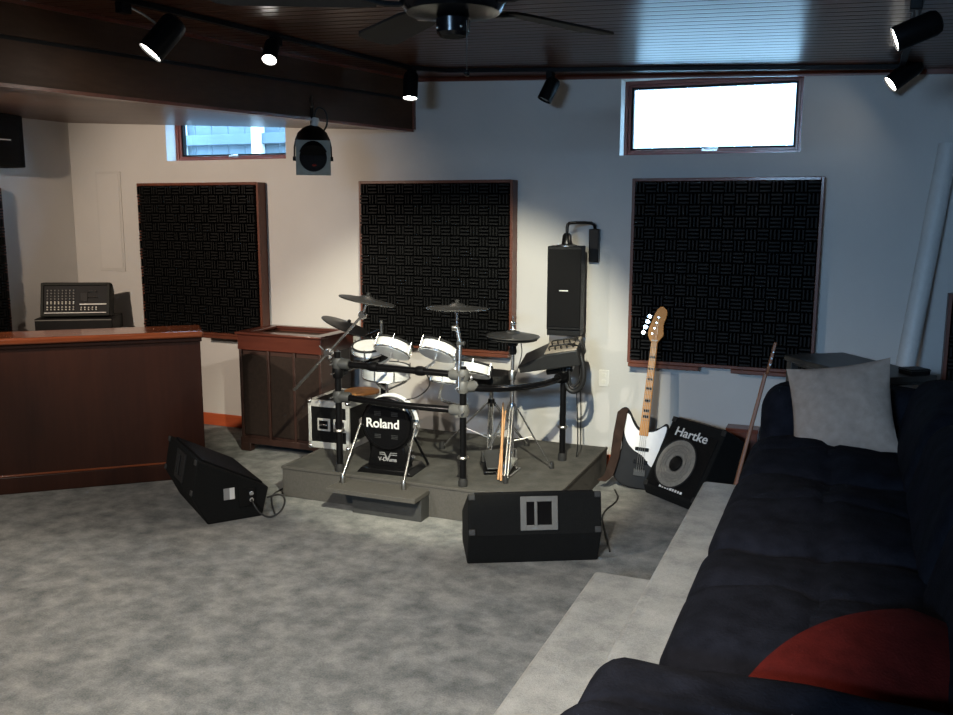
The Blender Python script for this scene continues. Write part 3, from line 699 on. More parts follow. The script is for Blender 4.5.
# ------------------------------------------------------------------ kick pad
kd = thing('kick_drum_pad', 'black kick drum pad with white lettering and splayed chrome legs', 'bass drum pad', (-2.64, -1.27, .2), .06)
KZ = .312
MB().rev([(.158, -.05), (.165, -.045), (.165, .045), (.158, .05)], (0, 0, KZ), (0, 1, 0), 48).build('shell', 'black_gloss', kd)
MB().rev([(.003, -.054), (.145, -.053), (.15, -.047)], (0, 0, KZ), (0, 1, 0), 48).build('front_face', 'black_paint', kd)
MB().ring((0, -.028, KZ), (0, 1, 0), .168, .010).build('front_hoop', 'black_gloss', kd)
MB().ring((0, .045, KZ), (0, 1, 0), .172, .014).build('rear_hoop', 'white_shell', kd)
MB().rev([(.003, .056), (.155, .055), (.158, .05)], (0, 0, KZ), (0, 1, 0), 48).build('drum_head', 'white_head', kd)
text_mesh('brand_lettering', 'Roland', .082, 'white_print', kd, Matrix.Translation((-.02, -.0565, KZ+.005)) @ FRONT, .001, 0, .0016)
for sx, sz in ((-.055, .07), (.06, .07), (-.055, -.075), (.06, -.075)):
    k = MB()
    for q in range(3): k.box(sx-.022, sx+.022, -.0555, -.052, KZ+sz-.012+q*.010, KZ+sz-.008+q*.010)
    k.build('face_slots', 'dark_grey', kd, smooth=False)
MB().prism([(-.14, .03), (.14, .03), (.105, .19), (-.105, .19)], -.03, .05).build('lower_panel', 'black_gloss', kd, bevel=.006)
MB().prism([(-.19, 0), (.19, 0), (.16, .035), (-.16, .035)], -.09, .16).build('base_plate', 'black_metal', kd, bevel=.006)
text_mesh('model_lettering', 'V-Drums', .034, 'grey_print', kd, Matrix.Translation((.0, -.0315, .082)) @ FRONT, .001, 0, .0008)
vv = MB()
for s, o_ in ((1, 0), (1, .012)):
    vv.prism([(-.055, .128-o_), (-.02, .128-o_), (-.0, .09-o_), (.02, .128-o_), (.065, .128-o_), (.065, .124-o_), (.022, .124-o_), (0, .082-o_), (-.022, .124-o_), (-.055, .124-o_)], -.0325, -.031)
vv.build('wing_emblem', 'grey_print', kd, smooth=False)
for s in (-1, 1):
    br_ = MB().box(min(s*.16, s*.20), max(s*.16, s*.20), -.03, .03, KZ-.02, KZ+.02).build('leg_bracket', 'chrome', kd, bevel=.006)
    foot = V((s*.205, -.25, -.030))
    l = MB().cyl((s*.185, -.01, KZ+.01), foot+V((0, 0, .05)), .0075, seg=12).build('leg', 'chrome', kd)
    MB().rev([(.017, 0), (.018, .03), (.013, .05), (.009, .06)], foot+V((0, 0, .002)), (0, 0, 1), 14).build('rubber_foot', 'brushed', l)
    MB().cyl((s*.15, .03, KZ-.07), (s*.20, .16, .018), .009, seg=10).build('rear_leg', 'black_metal', kd)
MB().cyl((.11, .07, .04), (.15, .03, .10), .012).build('pedal_clamp', 'chrome', kd)

# ------------------------------------------------------------------ road case and the board on it
rc = thing('road_case', 'black road case with silver edges on the riser beside the wood cabinet', 'road case', (-3.285, -.735, .2), .03)
CWd, CDp, CHt = .31, .44, .335
MB().box(-CWd/2-.0, CWd/2, -CDp/2, CDp/2, .004, CHt).build('body', 'black_vinyl', rc, bevel=.003)
x0, x1, ya, yb = -CWd/2-.004, CWd/2+.004, -CDp/2-.004, CDp/2+.004
for z in (.0, CHt-.026):
    e = MB(); z2 = z+.045 if z == 0 else z+.03; z1 = z if z == 0 else z-.015
    e.box(x0, x1, ya, ya+.03, z1, z2); e.box(x0, x1, yb-.03, yb, z1, z2); e.box(x0, x0+.03, ya+.03, yb-.03, z1, z2); e.box(x1-.03, x1, ya+.03, yb-.03, z1, z2)
    e.build('edge_rail', 'aluminium', rc, bevel=.003)
for sx in (x0, x1-.024):
    for sy in (ya, yb-.024): MB().box(sx, sx+.024, sy, sy+.024, .03, CHt-.026).build('corner_rail', 'aluminium', rc, bevel=.003)
for sx in (x0+.012, x1-.012):
    for sy in (ya+.012, yb-.012):
        for z in (.012, CHt-.006): MB().ball((sx, sy, z), .021).build('corner_ball', 'chrome', rc)
for lx in (-.035, .09):
    lt = MB().box(lx-.05, lx+.05, ya-.004, ya+.006, .125, .215).build('latch_plate', 'aluminium', rc, bevel=.004)
    MB().box(lx-.034, lx+.034, ya-.009, ya-.003, .14, .20).build('latch_dish', 'black_metal', lt, bevel=.004)
    MB().box(lx-.028, lx+.028, ya-.016, ya-.009, .163, .177).build('latch_key', 'chrome', lt, bevel=.003)
MB().box(x0-.005, x0+.002, -.06, .06, .14, .22).build('handle', 'chrome', rc, bevel=.003)
tb = MB(); tb.rev([(.10, 0), (.125, .004), (.125, .018), (.11, .024), (.002, .024)], (0, 0, 0), (0, 0, 1), 32)
tag(tb.build('wooden_disc', 'orange_wood'), 'flat orange wooden disc lying on the silver-edged road case', 'wooden disc').location = (-3.20, -.62, .541)

# ------------------------------------------------------------------ sound module on the right post
c = V((-1.78, -.60, .90)); up = V((-.17, -.28, .94)).normalized(); rt = V((.92, 0, .30)); rt = (rt - up*rt.dot(up)).normalized(); fw = up.cross(rt)
sm = thing('sound_module', 'grey drum sound module with cables on the right rack post', 'sound module', mtx=frame_at(c, rt, fw, up))
MB().prism([(-.215, -.055), (.20, -.055), (.20, .055), (-.02, .05), (-.215, -.005)], -.10, .12).build('body', 'module_grey', sm, bevel=.008)
MB().box(-.02, .195, -.095, .115, .052, .062).build('jack_panel', 'jack_tan', sm, bevel=.004)
for k in range(5):
    for q in range(2):
        xx = .01+.04*k; yy = -.06+.09*q
        MB().tube([(xx, yy, .06), (xx, yy, .085), (xx+.03, yy-.02, .10), (.17+.01*q, yy, .085), (.215, yy*.5, .04), (.20, yy*.3, -.06)], .0055, 8, 2).build('jack_cable', 'cable', sm)
MB().cyl((.05, 0, -.055), (.05, 0, -.10), .02).build('mount_boss', 'black_metal', sm)
MB().box(-.06, .12, -.04, .04, -.12, -.085).build('mount_plate', 'black_metal', sm, bevel=.008)
lp = thing('cable_loom', 'thick loop of black cable hanging from the sound module', 'cable', (-1.64, -.60, .9))
MB().tube([(-.02, 0, .02), (.02, -.01, .05), (.06, -.02, .02), (.085, -.02, -.08), (.075, -.01, -.18), (.02, 0, -.235), (-.03, 0, -.22), (-.05, .0, -.15), (-.04, .01, -.05), (-.02, 0, .02)], .017, 12, 2).build('loom', 'cable', lp)
MB().tube([(.0, .0, .03), (.05, .01, .0), (.06, .01, -.1), (.03, .01, -.19), (-.02, .01, -.2), (-.02, .0, -.08)], .008, 8, 2).build('thin_cable', 'cable', lp)
MB().tube([(.03, .0, -.23), (.035, .02, -.4), (.03, .06, -.6), (.01, .1, -.695)], .004, 8, 2).build('drop_cable', 'cable', lp)
# cables drooping from the rack
rc2 = MB(); rc2.T = W_
rc2.tube([(-2.33, -1.37, .87), (-2.30, -1.36, .80), (-2.38, -1.37, .72), (-2.46, -1.40, .70)], .004, 8, 2)
rc2.build('rack_cable', 'cable', rk)

# ------------------------------------------------------------------ hanging column speaker
hs = thing('hanging_speaker', 'tall narrow black speaker hanging from a wall bracket right of the drums', 'speaker', (-1.79, -.28, 1.0), .12)
MB().box(-.115, .115, -.09, .09, .04, .605).build('cabinet', 'black_vinyl', hs, bevel=.006)
MB().box(-.112, .112, -.097, -.09, .06, .585).build('grille', 'grille', hs, bevel=.003)
MB().box(-.115, .115, -.075, .09, 0, .04).build('base', 'black_vinyl', hs, bevel=.004)
MB().box(-.03, .03, -.0995, -.097, .305, .312).build('badge', 'white_print', hs, smooth=False)
MB().rev([(.075, 0), (.07, .006), (.036, .012), (.03, .07), (.018, .085)], (0, 0, .605), (0, 0, 1), 24).build('swivel_mount', 'black_metal', hs)
MB().rev([(.078, 0), (.078, .004)], (0, 0, .604), (0, 0, 1), 24).build('mount_washer', 'chrome', hs)
inv = Matrix.Rotation(-.12, 4, 'Z') @ Matrix.Translation((1.79, .28, -1.0))
a_ = MB(); a_.T = inv
a_.tube([(-1.79, -.28, 1.68), (-1.79, -.28, 1.745), (-1.775, -.27, 1.76), (-1.68, -.10, 1.76), (-1.665, -.04, 1.745), (-1.665, -.03, 1.72)], .011, 12, 1); a_.build('bracket_arm', 'black_metal', hs)
a_ = MB(); a_.T = inv
a_.box(-1.70, -1.63, -.055, 0, 1.485, 1.715); a_.build('wall_bracket', 'black_metal', hs, bevel=.004)
tag(MB().tube([(-1.76, -.04, 1.0), (-1.757, -.02, .7), (-1.74, -.015, .4), (-1.735, -.03, .2), (-1.73, -.05, .006)], .004, 8).build('speaker_cable', 'cable'), 'thin black cable hanging down the wall under the hanging speaker', 'cable')
bpy.data.objects['speaker_cable'].parent = None

# ------------------------------------------------------------------ bass guitar
b0, b1 = V((-1.228, -.405, 0)), V((-1.175, -.185, 1.165))
zz = (b1-b0).normalized(); xx = V((1, .12, 0)); xx = (xx-zz*xx.dot(zz)).normalized(); yy = zz.cross(xx)
bs = thing('bass_guitar', 'black bass guitar with white pickguard and maple neck leaning on the wall', 'bass guitar', mtx=frame_at(b0, xx, yy, zz))
def smooth_poly(p, n=2):
    for _ in range(n):
        q = []
        for i in range(len(p)):
            a, b = p[i], p[(i+1) % len(p)]
            q += [(a[0]*.75+b[0]*.25, a[1]*.75+b[1]*.25), (a[0]*.25+b[0]*.75, a[1]*.25+b[1]*.75)]
        p = q
    return p
body = [(0, .0), (.10, .005), (.175, .06), (.175, .15), (.125, .22), (.12, .28), (.145, .34), (.165, .42), (.145, .47), (.10, .425), (.04, .40), (-.035, .40), (-.075, .46), (-.12, .535), (-.165, .535), (-.175, .44), (-.14, .33), (-.135, .25), (-.175, .17), (-.185, .08), (-.12, .01)]
MB().prism(smooth_poly(body), -.022, .022).build('body', 'bass_black', bs, bevel=.008)
pg = [(-.03, .245), (.02, .22), (.06, .16), (.105, .16), (.11, .28), (.135, .36), (.15, .44), (.125, .44), (.08, .40), (.03, .385), (-.035, .385), (-.075, .43), (-.11, .50), (-.14, .49), (-.14, .40), (-.11, .31), (-.06, .26)]
MB().prism(smooth_poly(pg), -.0255, -.022).build('pickguard', 'pickguard', bs)
MB().hexa([(-.030, -.034, .36), (.030, -.034, .36), (.030, -.008, .36), (-.030, -.008, .36), (-.021, -.034, 1.0), (.021, -.034, 1.0), (.021, -.008, 1.0), (-.021, -.008, 1.0)]).build('neck', 'maple', bs, bevel=.005)
L0, L1 = .36, 1.0
for k in range(1, 19):
    fz = L1 - (L1-.17)*(1-2**(-k/12))
    if fz < L0+.01: break
    MB().box(-.026, .026, -.0348, -.034, fz-.001, fz+.001).build('fret', 'grey_plastic', bs)
    if k in (3, 5, 7, 9, 12, 15, 17):
        fp = L1 - (L1-.17)*(1-2**(-(k-.5)/12))
        MB().box(-.02, .02, -.0348, -.0335, fp-.008, fp+.008).build('inlay', 'black_paint', bs, smooth=False)
hd = [(-.021, .985), (.021, .985), (.034, 1.01), (.056, 1.04), (.048, 1.075), (.046, 1.12), (.062, 1.165), (.060, 1.21), (.022, 1.235), (-.012, 1.205), (-.034, 1.12), (-.050, 1.07), (-.046, 1.02)]
MB().prism(smooth_poly(hd, 1), -.022, -.008).build('headstock', 'maple', bs, bevel=.003)
MB().box(-.021, .021, -.038, -.022, .998, 1.004).build('nut', 'white_plastic', bs)
for k in range(4):
    z = 1.045+.037*k; x = -.044+.010*k
    t = MB(); t.cyl((x, -.016, z), (x-.028, -.016, z+.003), .004, seg=8); t.rev([(.014, -.004), (.016, 0), (.014, .004)], (x-.036, -.016, z+.003), (0, 1, 0), 14); t.build('tuner', 'chrome', bs)
    MB().cyl((x+.024, -.022, z), (x+.024, -.034, z), .006, seg=10).build('tuning_post', 'chrome', bs)
    sx = -.0135+.009*k
    MB().tube([(sx*1.5, -.040, .12), (sx*1.0, -.040, 1.0), (x+.024, -.030, z)], .0012, 6).build('string', 'brushed', bs)
for z in (.185, .27): MB().box(-.045, .045, -.036, -.0255, z-.012, z+.012).build('pickup', 'black_paint', bs, bevel=.003)
MB().box(-.04, .04, -.034, -.022, .09, .135).build('bridge', 'dark_grey', bs, bevel=.003)
for z in (.15, .115, .08): MB().cyl((.11, -.022, z), (.112, -.042, z), .011, seg=14).build('control_knob', 'chrome', bs)
sp = MB()
pts = [(-.135, -.045, .53), (-.155, -.05, .50), (-.165, -.06, .36), (-.170, -.06, .2), (-.195, -.075, .07), (-.235, -.10, -.03+.06)]
wds = [.022, .032, .032, .030, .030, .030]
vs = []; fs = []
for (x, y, z), w in zip(pts, wds): vs += [(x-w, y, z), (x+w, y, z), (x+w, y+.006, z), (x-w, y+.006, z)]
for k in range(len(pts)-1):
    a = 4*k
    fs += [(a+i, a+(i+1) % 4, a+4+(i+1) % 4, a+4+i) for i in range(4)]
fs += [(0, 1, 2, 3), (a+7, a+6, a+5, a+4)]
sp._add(vs, fs); sp.build('strap', 'leather', bs, bevel=.002)
# dark pile of bag at the foot of the bass
# ------------------------------------------------------------------ bass combo amplifier
ry = math.radians(38); rt = V((math.cos(ry), -math.sin(ry), 0)); bk = V((math.sin(ry), math.cos(ry), 0))
ba = thing('bass_amplifier', 'black bass amplifier with silver cone tilted back beside the bass guitar', 'amplifier', mtx=frame_at((-1.178, -.475, 0), rt, bk, (0, 0, 1)))
Wd = .48
MB().prism([(.02, 0), (0, .06), (.25, .493), (.42, .395), (.42, 0)], 0, Wd, 'YZ').build('cabinet', 'black_carpet', ba, bevel=.008)
u_ = V((0, .25, .433)).normalized(); n_ = V((0, -u_.z, u_.y)); o_ = V((0, 0, .06))
def amp_pt(x, h, d=0): return o_ + V((x, 0, 0)) + u_*h + n_*d
MB().obox(amp_pt(Wd/2, .225, .002), (Wd/2-.03, 0, 0), n_*.004, u_*.205).build('grille', 'grille', ba, bevel=.003)
cc = amp_pt(.20, .20, .006)
MB().rev([(.160, 0), (.163, .004), (.154, .006), (.06, .0005), (.05, -.001)], cc, n_, 48).build('speaker_cone', 'cone_metal', ba)
MB().ring(cc+n_*.004, n_, .164, .005).build('speaker_surround', 'black_rubber', ba)
MB().rev([(.05, .001), (.047, .008), (.03, .014), (.004, .016)], cc, n_, 32).build('dust_cap', 'black_vinyl', ba)
for rr in (.085, .105, .125): MB().ring(cc+n_*(.0035 + (rr-.085)*.04), n_, rr, .0022, 48, 6).build('cone_ridge', 'brushed', ba)
TM = frame_at(amp_pt(.225, .405, .0075), (1, 0, 0), u_, n_)
text_mesh('brand_lettering', 'Hartke', .084, 'white_print', ba, TM, .002, .0, .0007, 1.25)
q = MB()
for k, wd in enumerate((.012, .008, .010, .007, .012, .009, .010, .008, .011)): q.obox(amp_pt(.155+.024*k, .032, .0075), (wd*.8, 0, 0), n_*.001, u_*.008)
q.build('badge_strip', 'white_print', ba, smooth=False)
tp = V((0, .17, -.098)).normalized(); tn = V((0, -tp.z, tp.y)); tn = tn if tn.z > 0 else -tn
MB().obox(V((Wd/2, .25, .493))+tp*.09+tn*.003, (Wd/2-.03, 0, 0), tp*.075, tn*.004).build('control_panel', 'black_metal', ba, bevel=.002)
MB().obox(V((Wd/2, .25, .493))+tp*.012+tn*.003, (Wd/2-.04, 0, 0), tp*.004, tn*.004).build('panel_edge', 'brushed', ba)
for k in range(7): q = V((.08+.045*k, .25, .493))+tp*.07+tn*.006; MB().cyl(q, q+tn*.014, .009, seg=12).build('knob', 'dark_grey', ba)
for s in (0, Wd-.03):
    for h in (.02, .48): MB().obox(amp_pt(s+.015, h, 0), (.018, 0, 0), n_*.006, u_*.018).build('corner_protector', 'black_rubber', ba, bevel=.004)
wb = thing('wooden_box', 'low red-brown wooden box against the wall behind the bass amplifier', 'box', (-.60, -.085, 0))
MB().box(-.10, .10, -.06, .06, 0, .39).build('body', 'red_trim_up', wb, bevel=.004)
MB().box(-.105, .105, -.065, .063, .39, .415).build('lid', 'red_trim', wb, bevel=.004)

# second guitar, leaning edge-on by the sofa
g0, g1 = V((-.56, -1.21, .0)), V((-.345, -1.0, 1.13))
zz = (g1-g0).normalized(); yy = V((-.95, -.1, .1)); yy = (yy-zz*yy.dot(zz)).normalized(); xx = yy.cross(zz)
# front face looks left, so the camera sees the guitar from its edge
gt = thing('electric_guitar', 'red guitar seen edge-on leaning beside the sofa end', 'guitar', mtx=frame_at(g0, xx, yy, zz))
gb = [(0, 0), (.10, .01), (.16, .08), (.145, .17), (.11, .23), (.13, .30), (.14, .36), (.10, .38), (.04, .34), (-.04, .34), (-.10, .40), (-.14, .38), (-.13, .30), (-.11, .23), (-.15, .16), (-.16, .08), (-.10, .01)]
MB().prism(smooth_poly(gb), -.02, .02).build('body', 'guitar_red', gt, bevel=.006)
MB().hexa([(-.027, .012, .3), (.027, .012, .3), (.027, .034, .3), (-.027, .034, .3), (-.021, .012, .98), (.021, .012, .98), (.021, .032, .98), (-.021, .032, .98)]).build('neck', 'neck_brown', gt, bevel=.005)
MB().prism([(-.021, .98), (.021, .98), (.045, 1.03), (.035, 1.15), (-.03, 1.16), (-.04, 1.03)], .006, .022).build('headstock', 'neck_brown', gt, bevel=.003)
for k in range(3):
    for s in (-1, 1): MB().cyl((s*.04, .014, 1.03+.035*k), (s*.062, .014, 1.032+.035*k), .006, seg=8).build('tuner', 'chrome', gt)
MB().box(-.04, .04, .02, .03, .10, .13).build('bridge', 'chrome', gt, bevel=.002)
for z in (.18, .26): MB().box(-.04, .04, .02, .027, z-.015, z+.015).build('pickup', 'black_paint', gt, bevel=.002)

# ------------------------------------------------------------------ carpeted platform with step
pf = thing('carpeted_platform', 'grey carpeted platform with one lower step under the dark sofa', 'platform', (-.3, -3, 0))
T = Matrix.Translation((.3, 3, 0))
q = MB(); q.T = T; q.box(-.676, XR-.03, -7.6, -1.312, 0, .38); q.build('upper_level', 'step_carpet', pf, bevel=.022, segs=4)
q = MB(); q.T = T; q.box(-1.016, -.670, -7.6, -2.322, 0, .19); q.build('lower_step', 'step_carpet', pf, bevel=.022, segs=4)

# ------------------------------------------------------------------ sofa
def cushion(name, x0, x1, y0, y1, z0, z1, parent, m='sofa_blue', e=.32, puff=.02, creases=(), rot=None, wr=.006, seed=1, n=26):
    """soft rounded block; creases = list of ('x'|'y', position, depth) grooves in the top"""
    bm = MB(); rnd = random.Random(seed); cx, cy, cz = (x0+x1)/2, (y0+y1)/2, (z0+z1)/2
    hx, hy, hz = (x1-x0)/2, (y1-y0)/2, (z1-z0)/2
    b = bm.bm; bmesh.ops.create_cube(b, size=2); bmesh.ops.subdivide_edges(b, edges=b.edges, cuts=n, use_grid_fill=True)
    ph = [rnd.uniform(0, 6) for _ in range(6)]
    rad = min(hx, hy, hz)*e*2
    for v in b.verts:
        p = V((v.co.x*hx, v.co.y*hy, v.co.z*hz)); lim = V((hx-rad, hy-rad, hz-rad))
        c = V([max(-lim[i], min(lim[i], p[i])) for i in range(3)]); d = p-c
        if d.length > 1e-6: p = c + d.normalized()*rad*min(1, 1)
        ux, uy = p.x/hx, p.y/hy
        p.z += (puff*(1-ux*ux)*(1-uy*uy)) * (1 if p.z > 0 else -.2)
        w = wr*(math.sin(ux*4+uy*3+ph[0])+math.sin(uy*7-ux*2+ph[1])*.7+math.sin(ux*9+ph[2]+uy*5)*.5)
        p.z += w*(1 if p.z > -hz*.5 else 0); p.x += w*.4
        for ax, pos, dep in creases:
            t = (p.x+cx-pos) if ax == 'x' else (p.y+cy-pos)
            if p.z > 0: p.z -= dep*math.exp(-(t/.022)**2)
        v.co = p
    if rot: bmesh.ops.transform(b, matrix=rot, verts=b.verts)
    bmesh.ops.translate(b, verts=b.verts, vec=(cx, cy, cz))
    if parent: bmesh.ops.transform(b, matrix=parent_inv[parent.name], verts=b.verts)
    return bm.build(name, m, parent)
parent_inv = {}
sf = thing('sofa', 'long dark navy sofa on the carpeted platform at right', 'sofa', (.1, -3.3, .38))
parent_inv[sf.name] = Matrix.Translation((-.1, 3.3, -.38))
q = MB(); q.T = parent_inv[sf.name]; q.box(-.335, .76, -4.95, -1.60, .38, .64); q.build('base', 'sofa_blue', sf, bevel=.03, segs=3)
ys = [(-1.90, -2.565), (-2.575, -3.415), (-3.425, -4.22), (-4.23, -4.60)]
for i, (a, b_) in enumerate(ys):
    cushion('seat_cushion', -.38, .32, b_, a, .60, .815, sf, creases=(('x', -.03, .020), ('y', (a+b_)/2+.02, .014)), e=.42, puff=.045, seed=i+3)
for i, (a, b_) in enumerate(((-1.86, -2.75), (-2.76, -3.66), (-3.67, -4.58))):
    cushion('back_cushion', .25, .50, b_, a, .74, 1.13, sf, e=.45, puff=.02, rot=Matrix.Rotation(.25, 4, 'Y'), seed=i+11, creases=())
q = MB(); q.T = parent_inv[sf.name]; q.hexa([(.50, -4.95, .60), (.78, -4.95, .60), (.78, -1.60, .60), (.50, -1.60, .60), (.56, -4.95, 1.10), (.80, -4.95, 1.10), (.80, -1.60, 1.10), (.56, -1.60, 1.10)]); q.build('backrest', 'sofa_blue', sf, bevel=.05, segs=4)
cushion('arm', -.355, .62, -1.90, -1.55, .45, 1.03, sf, e=.35, puff=.01, seed=21)
cushion('arm', -.47, .62, -5.10, -4.70, .45, .985, sf, e=.30, puff=.01, seed=22)
cushion('arm_pad', -.445, .35, -4.74, -4.48, .70, .945, sf, e=.30, puff=.01, seed=23)

def pillow(name, label, c, x, y, w, h, th, m, seed, power=.62, pin_=.075):
    """square throw pillow: x, y = in-plane directions"""
    x = V(x).normalized(); y = V(y); y = (y-x*y.dot(x)).normalized(); z = x.cross(y); rnd = random.Random(seed); n = 30
    b = MB(); vs = []; fs = []; ph = [rnd.uniform(0, 6) for _ in range(8)]
    for side in (1, -1):
        for j in range(n+1):
            for i in range(n+1):
                s, t = -1+2*i/n, -1+2*j/n
                pin = 1 - pin_*(1-s*s)*abs(t)**3 ; pin2 = 1 - pin_*(1-t*t)*abs(s)**3
                k = max(0, (1-s*s)*(1-t*t))**power
                ed = (1-max(abs(s), abs(t)))
                wr = .006*math.sin(7*s+ph[0]+3*t)*k + .007*math.sin(11*math.atan2(t, s+.01)+ph[1])*max(0, math.hypot(s, t)-.35)*min(1, ed*8)
                vs.append(V(c) + x*(s*w/2*pin2) + y*(t*h/2*pin) + z*(side*(th/2*k+.002) + wr*side))
    N = (n+1)**2
    for j in range(n):
        for i in range(n):
            a = j*(n+1)+i; fs.append((a, a+1, a+n+2, a+n+1)); fs.append((N+a, N+a+n+1, N+a+n+2, N+a+1))
    rim = [i for i in range(n+1)] + [(j+1)*(n+1)-1 for j in range(1, n+1)] + [n*(n+1)+i for i in range(n-1, -1, -1)] + [j*(n+1) for j in range(n-1, 0, -1)]
    for k in range(len(rim)): a, d = rim[k], rim[(k+1) % len(rim)]; fs.append((a, N+a, N+d, d))
    b._add(vs, fs)
    return tag(b.build(name, m), label, 'pillow')
pillow('throw_pillow', 'grey square throw pillow leaning on the far end of the sofa', (.0, -2.03, .985), (.97, -.10, .20), (-.10, .42, .9), .44, .42, .15, 'pillow_grey', 5)
pillow('throw_pillow', 'dark red throw pillow at the near end of the sofa', (.125, -4.375, .79), (.343, .35, .129), (-.80, .35, .52), .52, .38, .22, 'pillow_red', 8, pin_=-.34)

# table behind the sofa end
d1 = V((.30, .25, 0)).normalized(); d2 = V((.46, -.645, 0)).normalized()
tbm = frame_at((.06, -.82, 0), d2, V((-d2.y, d2.x, 0)), (0, 0, 1))
tq = thing('side_table', 'dark flat-topped table standing behind the far end of the sofa', 'table', mtx=tbm)
MB().box(-.40, .40, -.20, .20, .965, 1.0).build('table_top', 'table_dark', tq, bevel=.006)
MB().box(-.36, .36, -.17, .17, .945, .965).build('apron', 'table_dark', tq, bevel=.003)
for sx in (-.36, .36):
    for sy in (-.165, .165): MB().box(sx-.025, sx+.025, sy-.025, sy+.025, 0, .965).build('leg', 'table_dark', tq, bevel=.003)
bx = thing('small_black_box', 'small flat black box on the right end of the table behind the sofa', 'box', mtx=tbm @ Matrix.Translation((.335, .11, 1.0)))
MB().box(-.05, .05, -.06, .06, 0, .032).build('body', 'black_vinyl', bx, bevel=.005)
MB().box(-.051, .051, -.061, .061, .022, .026).build('lid_seam', 'dark_grey', bx)
# white tube leaning in the corner
t0, t1 = V((.243, -.36, .0)), V((.494, -.06, 2.237)); td = (t1-t0).normalized()
tu = thing('cardboard_tube', 'long white tube leaning on the back wall at right', 'tube', t0)
MB().rev([(.056, .02), (.056, (t1-t0).length)], (0, 0, 0), td, 32).build('tube_wall', 'tube_white', tu)
MB().rev([(.050, (t1-t0).length-.004), (.050, (t1-t0).length+.002)], (0, 0, 0), td, 32).build('end_cap', 'white_plastic', tu)

# ------------------------------------------------------------------ ceiling fan
fx, fy = -1.02, -3.95; zc = ceil_z(fx)
fa = thing('ceiling_fan', 'dark ceiling fan with five blades and a pull chain', 'ceiling fan', (fx, fy, zc))
MB().rev([(.07, -.05), (.075, -.02), (.06, 0)], (0, 0, 0), (0, 0, 1), 32).build('canopy', 'black_metal', fa)
MB().cyl((0, 0, -.19), (0, 0, -.03), .016).build('downrod', 'black_metal', fa)
MB().rev([(.05, -.375), (.125, -.365), (.148, -.33), (.148, -.27), (.12, -.22), (.05, -.18)], (0, 0, 0), (0, 0, 1), 36).build('motor', 'black_gloss', fa)
MB().rev([(.036, -.425), (.044, -.415), (.046, -.38), (.030, -.37), (.03, -.34)], (0, 0, 0), (0, 0, 1), 28).build('switch_housing', 'black_gloss', fa)
for k in range(5):
    t = 2*PI*k/5 + math.radians(66); d = V((math.cos(t), math.sin(t), 0)); n = V((-d.y, d.x, 0)); tw = n*.98 + V((0, 0, .17))
    z = V((0, 0, -.335))
    MB().tube([d*.10+z, d*.16+z-V((0, 0, .015)), d*.24+z], .008, 8, 1).build('blade_iron', 'black_metal', fa)
    pts = []
    vs = []
    for s, w in ((.20, .045), (.26, .056), (.58, .068), (.62, .055), (.64, .02)):
        vs += [d*s+z-tw*w+V((0, 0, .004)), d*s+z+tw*w+V((0, 0, .004)), d*s+z+tw*w-V((0, 0, .004)), d*s+z-tw*w-V((0, 0, .004))]
    fs = [(4*q+i, 4*q+(i+1) % 4, 4*q+4+(i+1) % 4, 4*q+4+i) for q in range(4) for i in range(4)] + [(0, 1, 2, 3), (19, 18, 17, 16)]
    MB()._add(vs, fs).build('blade', 'black_rubber', fa, bevel=.002)
pc = MB().cyl((.048, -.02, -.39), (.048, -.02, -.515), .0012, seg=6).build('pull_chain', 'brushed', fa)
MB().ball((.048, -.02, -.523), .0085).build('chain_knob', 'black_gloss', pc)
for t in range(4): MB().ball((.046*math.cos(t*1.6+4), .046*math.sin(t*1.6+4), -.405), .004).build('screw', 'chrome', fa)

# ------------------------------------------------------------------ track lights
def tz(x): return ceil_z(x)
trk = thing('lighting_track', 'black lighting track running around the ceiling edges', 'track', (-2.75, -.55, 2.77))
def rail(pts):
    q = MB(); q.T = Matrix.Translation((2.75, .55, -2.77))
    for a, b in zip(pts, pts[1:]):
        a, b = V((*a, tz(a[0])-.014)), V((*b, tz(b[0])-.014)); d = (b-a); s = V((-d.y, d.x, 0)).normalized()*.017
        q.obox((a+b)/2, d/2, s, (0, 0, .013))
    q.build('rail', 'black_paint', trk, bevel=.002)
rail([(-3.42, -4.6), (-2.80, -.60)]); rail([(-2.80, -.60), (-2.60, -.44), (.20, -.25)]); rail([(.20, -.25), (.17, -4.2)])
LAMPS = []
def head(label, c, d, top_xy, lit=True, L=.17, R=.055, energy=0, size=60, blend=.5):
    c, d = V(c), V(d).normalized(); zt = tz(top_xy[0])-.027
    r = thing('track_spotlight', label, 'spotlight', c, 0, 'track spotlights under the ceiling')
    MB().rev([(R*.55, -L*.55), (R*.85, -L*.50), (R, -L*.38), (R, L*.5), (R*.93, L*.5), (R*.93, L*.44)], (0, 0, 0), d, 28, False).build('can', 'black_paint', r)
    MB().rev([(.001, -L*.56), (R*.55, -L*.55)], (0, 0, 0), d, 28).build('rear_cap', 'black_paint', r)
    MB().rev([(.001, L*.46), (R*.92, L*.45)], (0, 0, 0), d, 28).build('lens', 'lamp_glow' if lit else 'lens_dark', r)
    tp = V((top_xy[0], top_xy[1], zt))-c
    st = V((0, 0, R*.6)) if abs(d.z) < .8 else -d*L*.5
    MB().tube([st, (st+tp)*.5+V((0, 0, .01)) if abs(d.z) < .8 else (st+tp)*.5, tp], .006, 8).build('stem', 'brushed', r)
    MB().box(tp.x-.022, tp.x+.022, tp.y-.03, tp.y+.03, tp.z-.045, tp.z+.002).build('adapter', 'black_paint', r, bevel=.003)
    if lit and energy: LAMPS.append((c+d*(L*.5+.012), d, energy, size, blend))
    return r
